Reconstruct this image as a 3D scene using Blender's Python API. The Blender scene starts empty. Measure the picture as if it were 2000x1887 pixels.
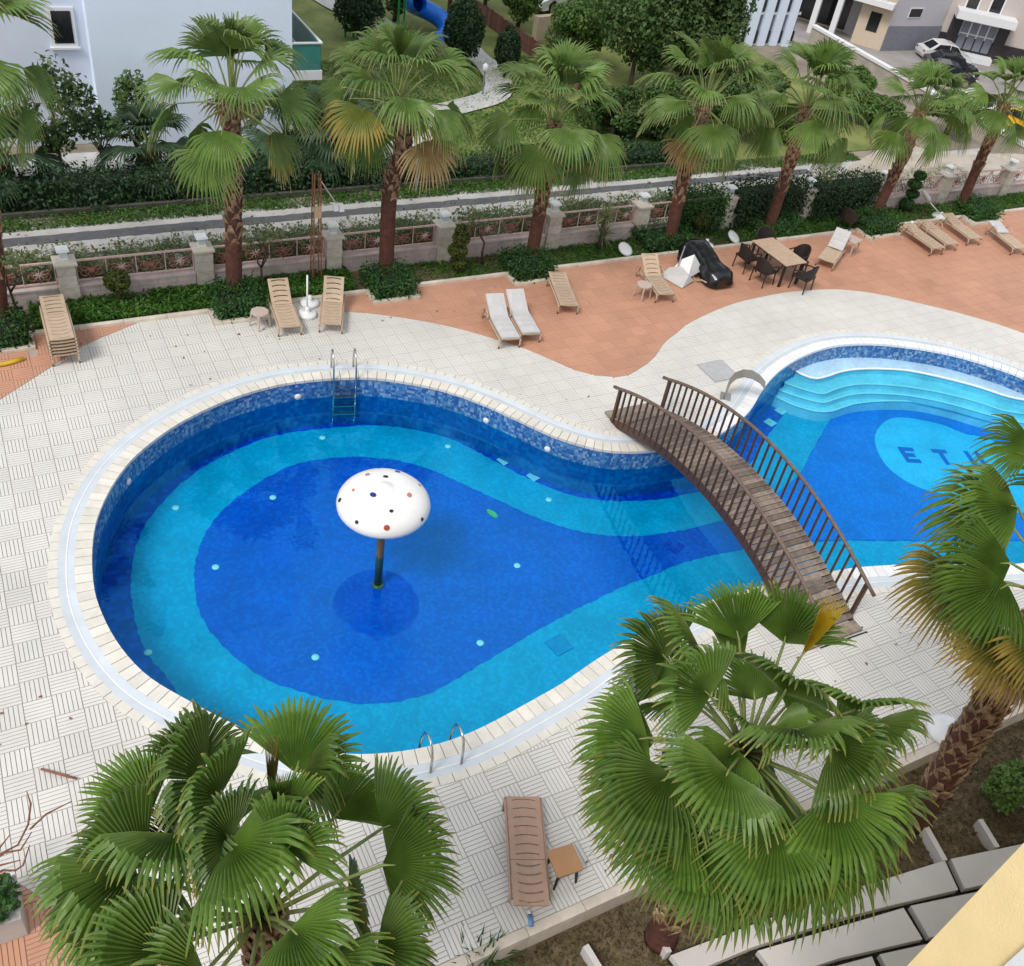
import bpy, math, random
import numpy as np
from mathutils import Vector, Matrix

# ------------------------------------------------------------------ camera
scene = bpy.context.scene
H = 13.0
F_PX, PITCH, ROLL, GRID = 1894.24, 0.706535, -0.183537, 0.587838
W0, H0 = 2000.0, 1887.0


def _rot(v):
    c, s = math.cos(GRID), math.sin(GRID)
    return Vector((v[0] * c + v[1] * s, -v[0] * s + v[1] * c, v[2]))


_cp, _sp, _cr, _sr = math.cos(PITCH), math.sin(PITCH), math.cos(ROLL), math.sin(ROLL)
_fw, _rt, _dn = Vector((0, _cp, -_sp)), Vector((1, 0, 0)), Vector((0, -_sp, -_cp))
FW, RX, RY = _rot(_fw), _rot(_cr * _rt + _sr * _dn), _rot(-_sr * _rt + _cr * _dn)
EYE = Vector((0, 0, H))
cam_data = bpy.data.cameras.new("camera")
cam = bpy.data.objects.new("camera", cam_data)
scene.collection.objects.link(cam)
rm = Matrix((RX, -RY, -FW)).transposed().to_4x4()
cam.matrix_world = Matrix.Translation(EYE) @ rm
cam_data.sensor_fit = 'HORIZONTAL'
cam_data.sensor_width = 36.0
cam_data.lens = F_PX / W0 * 36.0
cam_data.clip_start, cam_data.clip_end = 0.1, 3000
scene.camera = cam

# ------------------------------------------------------------------ light: bright overcast
SUN_EL, SUN_AZ = math.radians(52), math.radians(205)   # azimuth measured from +X (along the wall), anticlockwise
world = bpy.data.worlds.new("World")
scene.world = world
world.use_nodes = True
wn, wl = world.node_tree.nodes, world.node_tree.links
wn.clear()
sky = wn.new("ShaderNodeTexSky")
sky.sky_type = 'NISHITA'
sky.sun_disc = False
sky.sun_elevation = SUN_EL
sky.sun_rotation = math.radians(90) - SUN_AZ
sky.air_density, sky.dust_density, sky.ozone_density = 1.0, 3.0, 1.0
cl = wn.new("ShaderNodeTexNoise")
cl.inputs['Scale'].default_value, cl.inputs['Detail'].default_value = 2.2, 6
cr = wn.new("ShaderNodeValToRGB")
cr.color_ramp.elements[0].position, cr.color_ramp.elements[0].color = 0.35, (6.6, 7.2, 8.0, 1)
cr.color_ramp.elements[1].position, cr.color_ramp.elements[1].color = 0.68, (11.5, 11.6, 11.6, 1)
mx = wn.new("ShaderNodeMixRGB")
mx.inputs[0].default_value = 0.78
bg = wn.new("ShaderNodeBackground")
bg.inputs[1].default_value = 0.070
wo = wn.new("ShaderNodeOutputWorld")
wl.new(cl.outputs['Fac'], cr.inputs[0])
wl.new(sky.outputs[0], mx.inputs[1])
wl.new(cr.outputs[0], mx.inputs[2])
wl.new(mx.outputs[0], bg.inputs[0])
wl.new(bg.outputs[0], wo.inputs[0])
sd = bpy.data.lights.new("sun", 'SUN')
sd.energy, sd.angle, sd.color = 1.5, math.radians(18), (1.0, 0.96, 0.9)
sun = bpy.data.objects.new("sun", sd)
scene.collection.objects.link(sun)
to_sun = Vector((math.cos(SUN_EL) * math.cos(SUN_AZ), math.cos(SUN_EL) * math.sin(SUN_AZ), math.sin(SUN_EL)))
sun.rotation_euler = to_sun.to_track_quat('Z', 'Y').to_euler()
sun.location = (0, -5, 40)
scene.view_settings.view_transform = 'Standard'
scene.view_settings.look = 'None'
scene.view_settings.exposure = 0.62
scene.view_settings.gamma = 1.0
scene.view_settings.use_curve_mapping = False
scene.cycles.max_bounces = 10
scene.cycles.transparent_max_bounces = 16
scene.cycles.caustics_reflective = False
scene.cycles.caustics_refractive = False

# ------------------------------------------------------------------ helpers
rnd = random.Random(7)
COL = scene.collection


def ray(px, py):
    return FW * F_PX + RX * (px - W0 / 2) + RY * (py - H0 / 2)


def P(px, py, z=0.0):
    """pixel of the photograph -> point on the horizontal plane z"""
    d = ray(px, py)
    return EYE + d * ((z - H) / d.z)


def PV(px, py, v):
    """pixel -> point on the vertical plane y = v"""
    d = ray(px, py)
    return EYE + d * (v / d.y)


def P2(px, py, z=0.0):
    q = P(px, py, z)
    return (q.x, q.y)


class MB:
    def __init__(self):
        self.v, self.f, self.m, self.tip = [], [], [], None

    def add(self, vs, fs, mi=0):
        o = len(self.v)
        self.v += [tuple(q) for q in vs]
        self.f += [tuple(i + o for i in f) for f in fs]
        self.m += [mi] * len(fs)
        return self

    def box(self, x0, x1, y0, y1, z0, z1, mi=0, mat=None):
        vs = [Vector(q) for q in ((x0, y0, z0), (x1, y0, z0), (x1, y1, z0), (x0, y1, z0), (x0, y0, z1), (x1, y0, z1), (x1, y1, z1), (x0, y1, z1))]
        if mat is not None:
            vs = [mat @ q for q in vs]
        return self.add(vs, [(0, 3, 2, 1), (4, 5, 6, 7), (0, 1, 5, 4), (1, 2, 6, 5), (2, 3, 7, 6), (3, 0, 4, 7)], mi)

    def prism(self, poly, z0, z1, mi=0, bottom=True):
        n = len(poly)
        vs = [(x, y, z0) for x, y in poly] + [(x, y, z1) for x, y in poly]
        fs = [tuple(range(n, 2 * n))] + [(i, (i + 1) % n, n + (i + 1) % n, n + i) for i in range(n)]
        if bottom:
            fs.append(tuple(range(n - 1, -1, -1)))
        return self.add(vs, fs, mi)

    def tube(self, pts, r, n=6, mi=0, cap=True):
        pts = [Vector(q) for q in pts]
        rs = r if isinstance(r, (list, tuple)) else [r] * len(pts)
        vs, fs = [], []
        prev = None
        for i, q in enumerate(pts):
            d = (pts[min(i + 1, len(pts) - 1)] - pts[max(i - 1, 0)]).normalized()
            if prev is None:
                a = d.cross(Vector((0, 0, 1)))
                if a.length < 1e-3:
                    a = d.cross(Vector((1, 0, 0)))
            else:
                a = prev - d * prev.dot(d)
            a.normalize()
            prev = a
            b = d.cross(a)
            for k in range(n):
                t = 2 * math.pi * (k + 0.5) / n
                vs.append(q + (a * math.cos(t) + b * math.sin(t)) * rs[i])
        for i in range(len(pts) - 1):
            for k in range(n):
                fs.append((i * n + k, i * n + (k + 1) % n, (i + 1) * n + (k + 1) % n, (i + 1) * n + k))
        if cap:
            fs.append(tuple(range(n - 1, -1, -1)))
            fs.append(tuple(range((len(pts) - 1) * n, len(pts) * n)))
        return self.add(vs, fs, mi)

    def lathe(self, prof, n=24, c=(0, 0, 0), mi=0):
        vs, fs = [], []
        for r, z in prof:
            for k in range(n):
                t = 2 * math.pi * k / n
                vs.append((c[0] + r * math.cos(t), c[1] + r * math.sin(t), c[2] + z))
        for i in range(len(prof) - 1):
            for k in range(n):
                fs.append((i * n + k, i * n + (k + 1) % n, (i + 1) * n + (k + 1) % n, (i + 1) * n + k))
        if prof[0][0] > 1e-4:
            fs.append(tuple(range(n - 1, -1, -1)))
        if prof[-1][0] > 1e-4:
            fs.append(tuple(range((len(prof) - 1) * n, len(prof) * n)))
        return self.add(vs, fs, mi)

    def mesh(self, name, mats, smooth=False):
        me = bpy.data.meshes.new(name)
        me.from_pydata(self.v, [], self.f)
        for m in (mats if isinstance(mats, (list, tuple)) else [mats]):
            me.materials.append(m)
        if any(self.m):
            me.polygons.foreach_set('material_index', self.m)
        if smooth:
            me.polygons.foreach_set('use_smooth', [True] * len(me.polygons))
        if self.tip is not None:
            at_ = me.attributes.new('tip', 'FLOAT', 'POINT')
            at_.data.foreach_set('value', self.tip + [0.0] * (len(self.v) - len(self.tip)))
            ar_ = me.attributes.new('rib', 'FLOAT', 'POINT')
            ar_.data.foreach_set('value', [1.0 if i % 3 == 1 else 0.0 for i in range(len(self.tip))] + [0.0] * (len(self.v) - len(self.tip)))
        me.update()
        return me

    def build(self, name, mats, parent=None, smooth=False, loc=None, rot=None):
        return link(name, self.mesh(name, mats, smooth), parent, loc, rot)


def link(name, data, parent=None, loc=None, rot=None):
    o = bpy.data.objects.new(name, data)
    COL.objects.link(o)
    if parent is not None:
        o.parent = parent
    if loc is not None:
        o.location = loc
    if rot is not None:
        o.rotation_euler = (0, 0, rot) if isinstance(rot, (int, float)) else tuple(rot)
    return o


def tag(o, label, cat, group=None, kind=None):
    o['label'], o['category'] = label, cat
    if group:
        o['group'] = group
    if kind:
        o['kind'] = kind
    return o


def struct(o):
    o['kind'] = 'structure'
    return o


def stuff(o):
    o['kind'] = 'stuff'
    return o


def thing(name, label, cat, loc=(0, 0, 0), rz=0.0, group=None):
    return tag(link(name, None, None, loc, rz), label, cat, group)


def copy_tree(o, parent=None):
    c = o.copy()
    COL.objects.link(c)
    c.parent = parent
    for ch in o.children:
        copy_tree(ch, c)
    return c


def spline(pts, closed=True, n=10):
    """Catmull-Rom through 2D points"""
    a = np.array(pts, float)
    out = []
    m = len(a)
    for i in range(m if closed else m - 1):
        if closed:
            p0, p1, p2, p3 = a[i - 1], a[i], a[(i + 1) % m], a[(i + 2) % m]
        else:
            p0, p1, p2, p3 = a[max(i - 1, 0)], a[i], a[i + 1], a[min(i + 2, m - 1)]
        for k in range(n):
            t = k / n
            out.append(0.5 * (2 * p1 + (p2 - p0) * t + (2 * p0 - 5 * p1 + 4 * p2 - p3) * t * t + (3 * p1 - p0 - 3 * p2 + p3) * t ** 3))
    if not closed:
        out.append(a[-1])
    return np.array(out)


def resample(a, step, closed=True):
    b = np.vstack([a, a[:1]]) if closed else a
    seg = np.hypot(*np.diff(b, axis=0).T)
    s = np.concatenate([[0], np.cumsum(seg)])
    n = max(3, int(round(s[-1] / step)))
    t = np.linspace(0, s[-1], n + 1)
    if closed:
        t = t[:-1]
    return np.stack([np.interp(t, s, b[:, 0]), np.interp(t, s, b[:, 1])], 1)


def pxcurve(px, z=0.0, closed=True, step=0.12):
    return resample(spline([P2(x, y, z) for x, y in px], closed), step, closed)


def relax(a, n=3):
    for _ in range(n):
        a = (np.roll(a, 1, 0) + 2 * a + np.roll(a, -1, 0)) / 4
    return a


def inside(poly, x, y):
    """vectorised point in polygon"""
    x, y = np.asarray(x, float), np.asarray(y, float)
    if x.size == 1:
        a = np.asarray(poly, float)
        b = np.roll(a, 1, 0)
        c = (b[:, 1] > y) != (a[:, 1] > y)
        a, b = a[c], b[c]
        return np.array([bool(np.sum(x < (a[:, 0] - b[:, 0]) * (y - b[:, 1]) / (a[:, 1] - b[:, 1]) + b[:, 0]) % 2)])
    res = np.zeros(x.shape, bool)
    x1, y1 = poly[-1]
    for x2, y2 in poly:
        c = (y1 > y) != (y2 > y)
        with np.errstate(divide='ignore', invalid='ignore'):
            xi = (x2 - x1) * (y - y1) / (y2 - y1) + x1
        res ^= c & (x < xi)
        x1, y1 = x2, y2
    return res


def nearest(poly, x, y, closed=True):
    """nearest point on a polyline to (x,y): distance, point, tangent"""
    a = np.asarray(poly)
    b = np.roll(a, -1, 0)
    if not closed:
        a, b = a[:-1], b[:-1]
    d = b - a
    t = np.clip(((x - a[:, 0]) * d[:, 0] + (y - a[:, 1]) * d[:, 1]) / np.maximum((d ** 2).sum(1), 1e-12), 0, 1)
    q = a + d * t[:, None]
    r = np.hypot(q[:, 0] - x, q[:, 1] - y)
    i = int(np.argmin(r))
    return r[i], q[i], d[i] / max(np.hypot(*d[i]), 1e-9)


def clip_half(poly, q, n):
    """keep the part of a convex polygon with (p-q).n >= 0"""
    out = []
    m = len(poly)
    for i in range(m):
        a, b = poly[i], poly[(i + 1) % m]
        da = (a[0] - q[0]) * n[0] + (a[1] - q[1]) * n[1]
        db = (b[0] - q[0]) * n[0] + (b[1] - q[1]) * n[1]
        if da >= 0:
            out.append(a)
        if (da >= 0) != (db >= 0):
            t = da / (da - db)
            out.append((a[0] + (b[0] - a[0]) * t, a[1] + (b[1] - a[1]) * t))
    return out


# ------------------------------------------------------------------ materials
def mat(name, col, rough=0.6, var=0.15, scale=4.0, bump=0.0, bscale=60.0, metal=0.0, spec=0.4, orand=0.0, col2=None, coat=0.0, world=False):
    m = bpy.data.materials.new(name)
    m.use_nodes = True
    nt = m.node_tree
    b = nt.nodes['Principled BSDF']
    b.inputs['Roughness'].default_value = rough
    b.inputs['Metallic'].default_value = metal
    b.inputs['Specular IOR Level'].default_value = spec
    if coat:
        b.inputs['Coat Weight'].default_value = coat
    tc = nt.nodes.new("ShaderNodeTexCoord")
    nz = nt.nodes.new("ShaderNodeTexNoise")
    nz.inputs['Scale'].default_value = scale
    nz.inputs['Detail'].default_value = 6
    nz.inputs['Roughness'].default_value = 0.65
    if world:
        ge = nt.nodes.new("ShaderNodeNewGeometry")
        nz.inputs['Detail'].default_value = 10
        nt.links.new(ge.outputs['Position'], nz.inputs['Vector'])
    else:
        nt.links.new(tc.outputs['Object'], nz.inputs['Vector'])
    rp = nt.nodes.new("ShaderNodeValToRGB")
    c2 = col2 or tuple(min(1, c * (1 + var)) for c in col)
    c1 = tuple(c * (1 - var) for c in col)
    rp.color_ramp.elements[0].position, rp.color_ramp.elements[0].color = 0.3, (*c1, 1)
    rp.color_ramp.elements[1].position, rp.color_ramp.elements[1].color = 0.7, (*c2, 1)
    nt.links.new(nz.outputs['Fac'], rp.inputs[0])
    out = rp.outputs[0]
    if orand:
        oi = nt.nodes.new("ShaderNodeObjectInfo")
        mr = nt.nodes.new("ShaderNodeMapRange")
        mr.inputs['To Min'].default_value, mr.inputs['To Max'].default_value = 1 - orand, 1 + orand
        nt.links.new(oi.outputs['Random'], mr.inputs['Value'])
        mu = nt.nodes.new("ShaderNodeVectorMath")
        mu.operation = 'SCALE'
        nt.links.new(out, mu.inputs[0])
        nt.links.new(mr.outputs[0], mu.inputs['Scale'])
        out = mu.outputs[0]
    nt.links.new(out, b.inputs['Base Color'])
    if bump:
        n2 = nt.nodes.new("ShaderNodeTexNoise")
        n2.inputs['Scale'].default_value, n2.inputs['Detail'].default_value = bscale, 4
        nt.links.new(tc.outputs['Object'], n2.inputs['Vector'])
        bp = nt.nodes.new("ShaderNodeBump")
        bp.inputs['Strength'].default_value, bp.inputs['Distance'].default_value = bump, 0.02
        nt.links.new(n2.outputs['Fac'], bp.inputs['Height'])
        nt.links.new(bp.outputs[0], b.inputs['Normal'])
    return m


def leaf_mat(name, col, col2, scale=6.0, rough=0.5, trans=0.3, orand=0.18, tip=None):
    m = mat(name, col, rough, 0, scale, col2=col2, orand=orand, spec=0.38)
    nt = m.node_tree
    b = nt.nodes['Principled BSDF']
    src = b.inputs['Base Color'].links[0].from_socket
    if tip:                                     # dry colour creeping in from the leaf tips
        at_ = nt.nodes.new("ShaderNodeAttribute")
        at_.attribute_name = "tip"
        mr_ = nt.nodes.new("ShaderNodeMapRange")
        mr_.interpolation_type = 'SMOOTHSTEP'
        mr_.inputs['From Min'].default_value, mr_.inputs['From Max'].default_value = tip[3], tip[4]
        mt = nt.nodes.new("ShaderNodeMixRGB")
        mt.inputs[2].default_value = (*tip[:3], 1)
        nt.links.new(at_.outputs['Fac'], mr_.inputs['Value'])
        nt.links.new(mr_.outputs[0], mt.inputs[0])
        nt.links.new(src, mt.inputs[1])
        ar_ = nt.nodes.new("ShaderNodeAttribute")        # pale midrib of every leaf segment
        ar_.attribute_name = "rib"
        pr_ = nt.nodes.new("ShaderNodeMath")
        pr_.operation = 'POWER'
        pr_.inputs[1].default_value = 5.0
        sr_ = nt.nodes.new("ShaderNodeMath")
        sr_.operation = 'MULTIPLY'
        sr_.inputs[1].default_value = 0.55
        m2 = nt.nodes.new("ShaderNodeMixRGB")
        m2.inputs[2].default_value = (0.26, 0.33, 0.10, 1)
        nt.links.new(ar_.outputs['Fac'], pr_.inputs[0])
        nt.links.new(pr_.outputs[0], sr_.inputs[0])
        nt.links.new(sr_.outputs[0], m2.inputs[0])
        nt.links.new(mt.outputs[0], m2.inputs[1])
        src = m2.outputs[0]
        nt.links.new(src, b.inputs['Base Color'])
    tr = nt.nodes.new("ShaderNodeBsdfTranslucent")
    mxs = nt.nodes.new("ShaderNodeMixShader")
    mxs.inputs[0].default_value = trans
    nt.links.new(src, tr.inputs['Color'])
    nt.links.new(b.outputs[0], mxs.inputs[1])
    nt.links.new(tr.outputs[0], mxs.inputs[2])
    nt.links.new(mxs.outputs[0], nt.nodes['Material Output'].inputs['Surface'])
    return m


def mosaic_mat(name, cols, scale=22.0, rough=0.25):
    """glass mosaic: every small square tessera takes one of the given colours"""
    m = bpy.data.materials.new(name)
    m.use_nodes = True
    nt = m.node_tree
    b = nt.nodes['Principled BSDF']
    b.inputs['Roughness'].default_value = rough
    tc = nt.nodes.new("ShaderNodeTexCoord")
    vo = nt.nodes.new("ShaderNodeTexVoronoi")
    vo.distance = 'CHEBYCHEV'
    vo.inputs['Scale'].default_value = scale
    vo.inputs['Randomness'].default_value = 0.25
    sp = nt.nodes.new("ShaderNodeSeparateColor")
    rp = nt.nodes.new("ShaderNodeValToRGB")
    rp.color_ramp.interpolation = 'CONSTANT'
    n = len(cols)
    while len(rp.color_ramp.elements) < n:
        rp.color_ramp.elements.new(0.5)
    for i, c in enumerate(cols):
        rp.color_ramp.elements[i].position = i / n
        rp.color_ramp.elements[i].color = (*c, 1)
    nt.links.new(tc.outputs['Object'], vo.inputs['Vector'])
    nt.links.new(vo.outputs['Color'], sp.inputs[0])
    nt.links.new(sp.outputs[0], rp.inputs[0])
    nz = nt.nodes.new("ShaderNodeTexNoise")
    nz.inputs['Scale'].default_value, nz.inputs['Detail'].default_value = 1.3, 5
    nt.links.new(tc.outputs['Object'], nz.inputs['Vector'])
    mr = nt.nodes.new("ShaderNodeMapRange")
    mr.inputs['From Min'].default_value, mr.inputs['From Max'].default_value = 0.3, 0.7
    mr.inputs['To Min'].default_value, mr.inputs['To Max'].default_value = 0.86, 1.12
    nt.links.new(nz.outputs['Fac'], mr.inputs['Value'])
    mu = nt.nodes.new("ShaderNodeVectorMath")
    mu.operation = 'SCALE'
    nt.links.new(rp.outputs[0], mu.inputs[0])
    nt.links.new(mr.outputs[0], mu.inputs['Scale'])
    nt.links.new(mu.outputs[0], b.inputs['Base Color'])
    return m


def water_mat():
    m = bpy.data.materials.new("water")
    m.use_nodes = True
    nt = m.node_tree
    nt.nodes.clear()
    out = nt.nodes.new("ShaderNodeOutputMaterial")
    mxs = nt.nodes.new("ShaderNodeMixShader")
    fr = nt.nodes.new("ShaderNodeLayerWeight")          # Schlick reflectance, the same from both sides
    fr.inputs['Blend'].default_value = 0.5
    pw = nt.nodes.new("ShaderNodeMath")
    pw.operation = 'POWER'
    pw.inputs[1].default_value = 5.0
    ma = nt.nodes.new("ShaderNodeMath")
    ma.operation = 'MULTIPLY_ADD'
    ma.inputs[1].default_value, ma.inputs[2].default_value = 0.91, 0.09
    nt.links.new(fr.outputs['Facing'], pw.inputs[0])
    nt.links.new(pw.outputs[0], ma.inputs[0])
    tr = nt.nodes.new("ShaderNodeBsdfTransparent")
    tr.inputs['Color'].default_value = (0.5, 0.96, 1.0, 1)
    gl = nt.nodes.new("ShaderNodeBsdfGlossy")
    gl.inputs['Roughness'].default_value = 0.02
    gl.inputs['Color'].default_value = (0.08, 0.66, 1.0, 1)
    tc = nt.nodes.new("ShaderNodeTexCoord")
    nz = nt.nodes.new("ShaderNodeTexNoise")
    nz.inputs['Scale'].default_value, nz.inputs['Detail'].default_value = 2.2, 3
    bp = nt.nodes.new("ShaderNodeBump")
    bp.inputs['Strength'].default_value, bp.inputs['Distance'].default_value = 0.2, 0.02
    nt.links.new(tc.outputs['Object'], nz.inputs['Vector'])
    nt.links.new(nz.outputs['Fac'], bp.inputs['Height'])
    nt.links.new(bp.outputs[0], gl.inputs['Normal'])
    nt.links.new(bp.outputs[0], fr.inputs['Normal'])
    nt.links.new(ma.outputs[0], mxs.inputs[0])
    nt.links.new(tr.outputs[0], mxs.inputs[1])
    nt.links.new(gl.outputs[0], mxs.inputs[2])
    nt.links.new(mxs.outputs[0], out.inputs['Surface'])
    return m


M_TILE = mat("pale_deck_tile", (0.64, 0.62, 0.585), 0.65, 0.10, 0.45, orand=0.05, world=True)
M_TERRA = mat("terracotta_tile", (0.53, 0.28, 0.185), 0.6, 0.13, 0.55, orand=0.06, world=True)
M_GROUT = mat("grey_grout", (0.38, 0.36, 0.335), 0.9, 0.2, 3)
M_TGROUT = mat("brown_grout", (0.44, 0.235, 0.16), 0.9, 0.2, 3)
M_COPE = mat("cream_coping", (0.70, 0.665, 0.60), 0.5, 0.10, 3, orand=0.07)
M_COPEW = mat("white_coping", (0.80, 0.80, 0.81), 0.45, 0.06, 2, orand=0.03)
M_GUTTER = mat("overflow_gutter", (0.58, 0.63, 0.68), 0.3, 0.08, 2)
M_KERB = mat("kerb_stone", (0.60, 0.53, 0.45), 0.75, 0.18, 2.5, bump=0.15, orand=0.08)
M_WALLM = mosaic_mat("wall_mosaic", [(0.03, 0.12, 0.36), (0.07, 0.20, 0.45), (0.13, 0.28, 0.50), (0.04, 0.15, 0.40), (0.24, 0.37, 0.52), (0.03, 0.11, 0.33), (0.08, 0.23, 0.46)], 16)
M_FDARK = mosaic_mat("floor_dark_mosaic", [(0.0, 0.030, 0.40), (0.0, 0.045, 0.48), (0.0, 0.075, 0.56), (0.0, 0.035, 0.43)], 10)
M_FMID = mosaic_mat("floor_mid_mosaic", [(0.0, 0.066, 0.50), (0.0, 0.080, 0.55), (0.0, 0.100, 0.59), (0.0, 0.072, 0.52)], 16)
M_FCYAN = mosaic_mat("floor_cyan_mosaic", [(0.0, 0.30, 0.55), (0.0, 0.33, 0.60), (0.0, 0.365, 0.64), (0.0, 0.31, 0.57)], 16)
M_FLIGHT = mosaic_mat("floor_light_mosaic", [(0.06, 0.46, 0.82), (0.07, 0.49, 0.85), (0.05, 0.44, 0.80)], 14)
M_FRIGHT = mosaic_mat("floor_azure_mosaic", [(0.0, 0.125, 0.62), (0.0, 0.145, 0.67), (0.0, 0.17, 0.71), (0.0, 0.135, 0.64)], 16)
M_UNDERW = mosaic_mat("underwater_wall_mosaic", [(0.0, 0.07, 0.33), (0.0, 0.10, 0.38), (0.0, 0.13, 0.42), (0.0, 0.08, 0.35)], 10)
M_STEP = mosaic_mat("step_mosaic", [(0.42, 0.64, 0.80), (0.46, 0.67, 0.82), (0.39, 0.61, 0.78)], 14)
M_NOSE = mat("step_nosing", (0.75, 0.80, 0.82), 0.35, 0.05)
M_WATER = water_mat()
M_WOOD = mat("weathered_plank", (0.21, 0.165, 0.135), 0.7, 0.35, 7, bump=0.3, bscale=30, orand=0.38)
M_WOODD = mat("dark_stained_wood", (0.075, 0.038, 0.025), 0.5, 0.3, 9, bump=0.2, bscale=30)
M_RAIL = mat("rail_wood", (0.15, 0.10, 0.075), 0.5, 0.3, 9, bump=0.2, bscale=30)
M_STEEL = mat("stainless_steel", (0.55, 0.53, 0.50), 0.22, 0.1, 6, metal=1.0)
M_WHITE = mat("white_fibreglass", (0.82, 0.82, 0.80), 0.35, 0.05, 3, coat=0.3)
M_PLASW = mat("white_plastic", (0.78, 0.79, 0.80), 0.4, 0.06, 4)
M_TAN = mat("tan_plastic", (0.47, 0.35, 0.25), 0.5, 0.12, 5, orand=0.10)
M_PINKTAN = mat("rose_tan_plastic", (0.40, 0.255, 0.185), 0.5, 0.10, 5)
M_DARKP = mat("dark_wicker", (0.025, 0.018, 0.016), 0.6, 0.3, 40, bump=0.5, bscale=90)
M_DARKG = mat("dark_rubber", (0.02, 0.02, 0.02), 0.7, 0.2)
M_CUSH = mat("pale_grey_cushion", (0.52, 0.51, 0.51), 0.85, 0.08, 5, bump=0.15, bscale=14)
M_SOIL = mat("dry_soil", (0.105, 0.075, 0.045), 0.95, 0.4, 7, bump=0.8, bscale=25, col2=(0.20, 0.15, 0.09))
M_CONC = mat("pale_concrete", (0.42, 0.405, 0.385), 0.85, 0.25, 0.9, bump=0.15, bscale=30)
M_ASPH = mat("dark_channel", (0.10, 0.10, 0.11), 0.9, 0.25, 2)
M_GRASS = leaf_mat("grass_blades", (0.04, 0.12, 0.016), (0.10, 0.22, 0.03), 1.2, trans=0.25)
M_LAWN = mat("lawn", (0.13, 0.19, 0.04), 0.95, 0.35, 0.6, bump=0.6, bscale=18, col2=(0.26, 0.28, 0.09))
M_HEDGE = leaf_mat("hedge_leaf", (0.02, 0.07, 0.016), (0.06, 0.16, 0.03), 5)
M_HEDGED = leaf_mat("dark_hedge_leaf", (0.017, 0.052, 0.02), (0.05, 0.105, 0.035), 5)
M_VINE = leaf_mat("vine_leaf", (0.11, 0.17, 0.06), (0.24, 0.27, 0.13), 3)
M_TREE = leaf_mat("tree_leaf", (0.04, 0.085, 0.022), (0.11, 0.19, 0.05), 2.5)
M_TREEL = leaf_mat("light_tree_leaf", (0.06, 0.14, 0.025), (0.16, 0.26, 0.06), 2.5)
M_BARK = mat("bark", (0.09, 0.065, 0.05), 0.9, 0.35, 8, bump=0.6, bscale=25)
M_PALMT = mat("palm_trunk", (0.085, 0.032, 0.022), 0.8, 0.45, 9, bump=0.7, bscale=14)
M_BOOT = mat("palm_leaf_base", (0.14, 0.06, 0.035), 0.8, 0.5, 9, bump=0.5, bscale=30, col2=(0.46, 0.31, 0.19))
M_FROND = leaf_mat("fan_frond", (0.046, 0.108, 0.013), (0.125, 0.225, 0.030), 2.5, rough=0.40, trans=0.28, orand=0.35, tip=(0.35, 0.30, 0.08, .86, 1.05))
M_FRONDB = leaf_mat("weathered_fan_frond", (0.062, 0.13, 0.022), (0.165, 0.265, 0.055), 2.0, rough=0.42, trans=0.33, orand=0.3, tip=(0.42, 0.36, 0.16, .84, 1.05))
M_FRONDY = leaf_mat("yellowing_frond", (0.07, 0.11, 0.015), (0.20, 0.19, 0.03), 3.0, rough=0.5, trans=0.3, tip=(0.44, 0.29, 0.07, .45, 1.0))
M_FRONDBR = leaf_mat("dry_brown_frond", (0.20, 0.12, 0.045), (0.38, 0.24, 0.10), 3.0, rough=0.8, trans=0.2, tip=(0.42, 0.28, 0.15, .5, 1.0))
M_FRONDYY = leaf_mat("bright_yellow_frond", (0.50, 0.38, 0.02), (0.72, 0.55, 0.04), 3.0, rough=0.5, trans=0.35)
M_PETI = mat("petiole", (0.20, 0.25, 0.075), 0.45, 0.2, 6)
M_STONEP = mat("travertine", (0.52, 0.475, 0.41), 0.8, 0.22, 6, bump=0.35, bscale=18, orand=0.1)
M_PINKST = mat("pink_stone", (0.50, 0.42, 0.40), 0.85, 0.2, 3.5, bump=0.3, bscale=15)
M_IRONR = mat("red_brown_iron", (0.32, 0.12, 0.10), 0.6, 0.3, 9)
M_IRONP = mat("pale_pink_iron", (0.58, 0.40, 0.37), 0.6, 0.2, 9)
M_RUST = mat("rusty_steel", (0.26, 0.115, 0.07), 0.8, 0.4, 12, bump=0.3)
M_LGLASS = mat("frosted_lamp_glass", (0.55, 0.62, 0.62), 0.2, 0.1, 5)
M_BWHITE = mat("blue_white_render", (0.73, 0.82, 0.96), 0.8, 0.04, 0.6)
M_BGREY = mat("grey_render", (0.64, 0.69, 0.80), 0.8, 0.05, 0.6)
M_BCREAM = mat("cream_render", (0.52, 0.46, 0.43), 0.85, 0.06, 0.5)
M_BTRIM = mat("white_trim", (0.72, 0.73, 0.75), 0.6, 0.04)
M_GLASSD = mat("dark_window_glass", (0.012, 0.014, 0.018), 0.08, 0.1, 3, spec=0.6)
M_DSTONE = mat("dark_stone_cladding", (0.035, 0.030, 0.035), 0.4, 0.3, 5)
M_GSTONE = mat("grey_stone_cladding", (0.20, 0.21, 0.25), 0.7, 0.15, 5)
M_YELLOW = mat("yellow_stucco", (0.83, 0.65, 0.34), 0.9, 0.06, 2, bump=0.35, bscale=60)
M_TGLASS = mat("green_balcony_glass", (0.06, 0.26, 0.22), 0.08, 0.15, 1.2, spec=0.6)

# ------------------------------------------------------------------ terrain
WATER_Z, FLOOR_Z = -0.50, -1.32
TILE, GX, GY = 0.40035, -1.02597, 12.84682


def sstep(a, b, x):
    t = min(1.0, max(0.0, (x - a) / (b - a)))
    return t * t * (3 - 2 * t)


def terrain(u, v):
    """flat site; the land falls away to a lower street on the right"""
    return -7.5 * sstep(36, 55, u) * sstep(21.5, 27, v)


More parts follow.
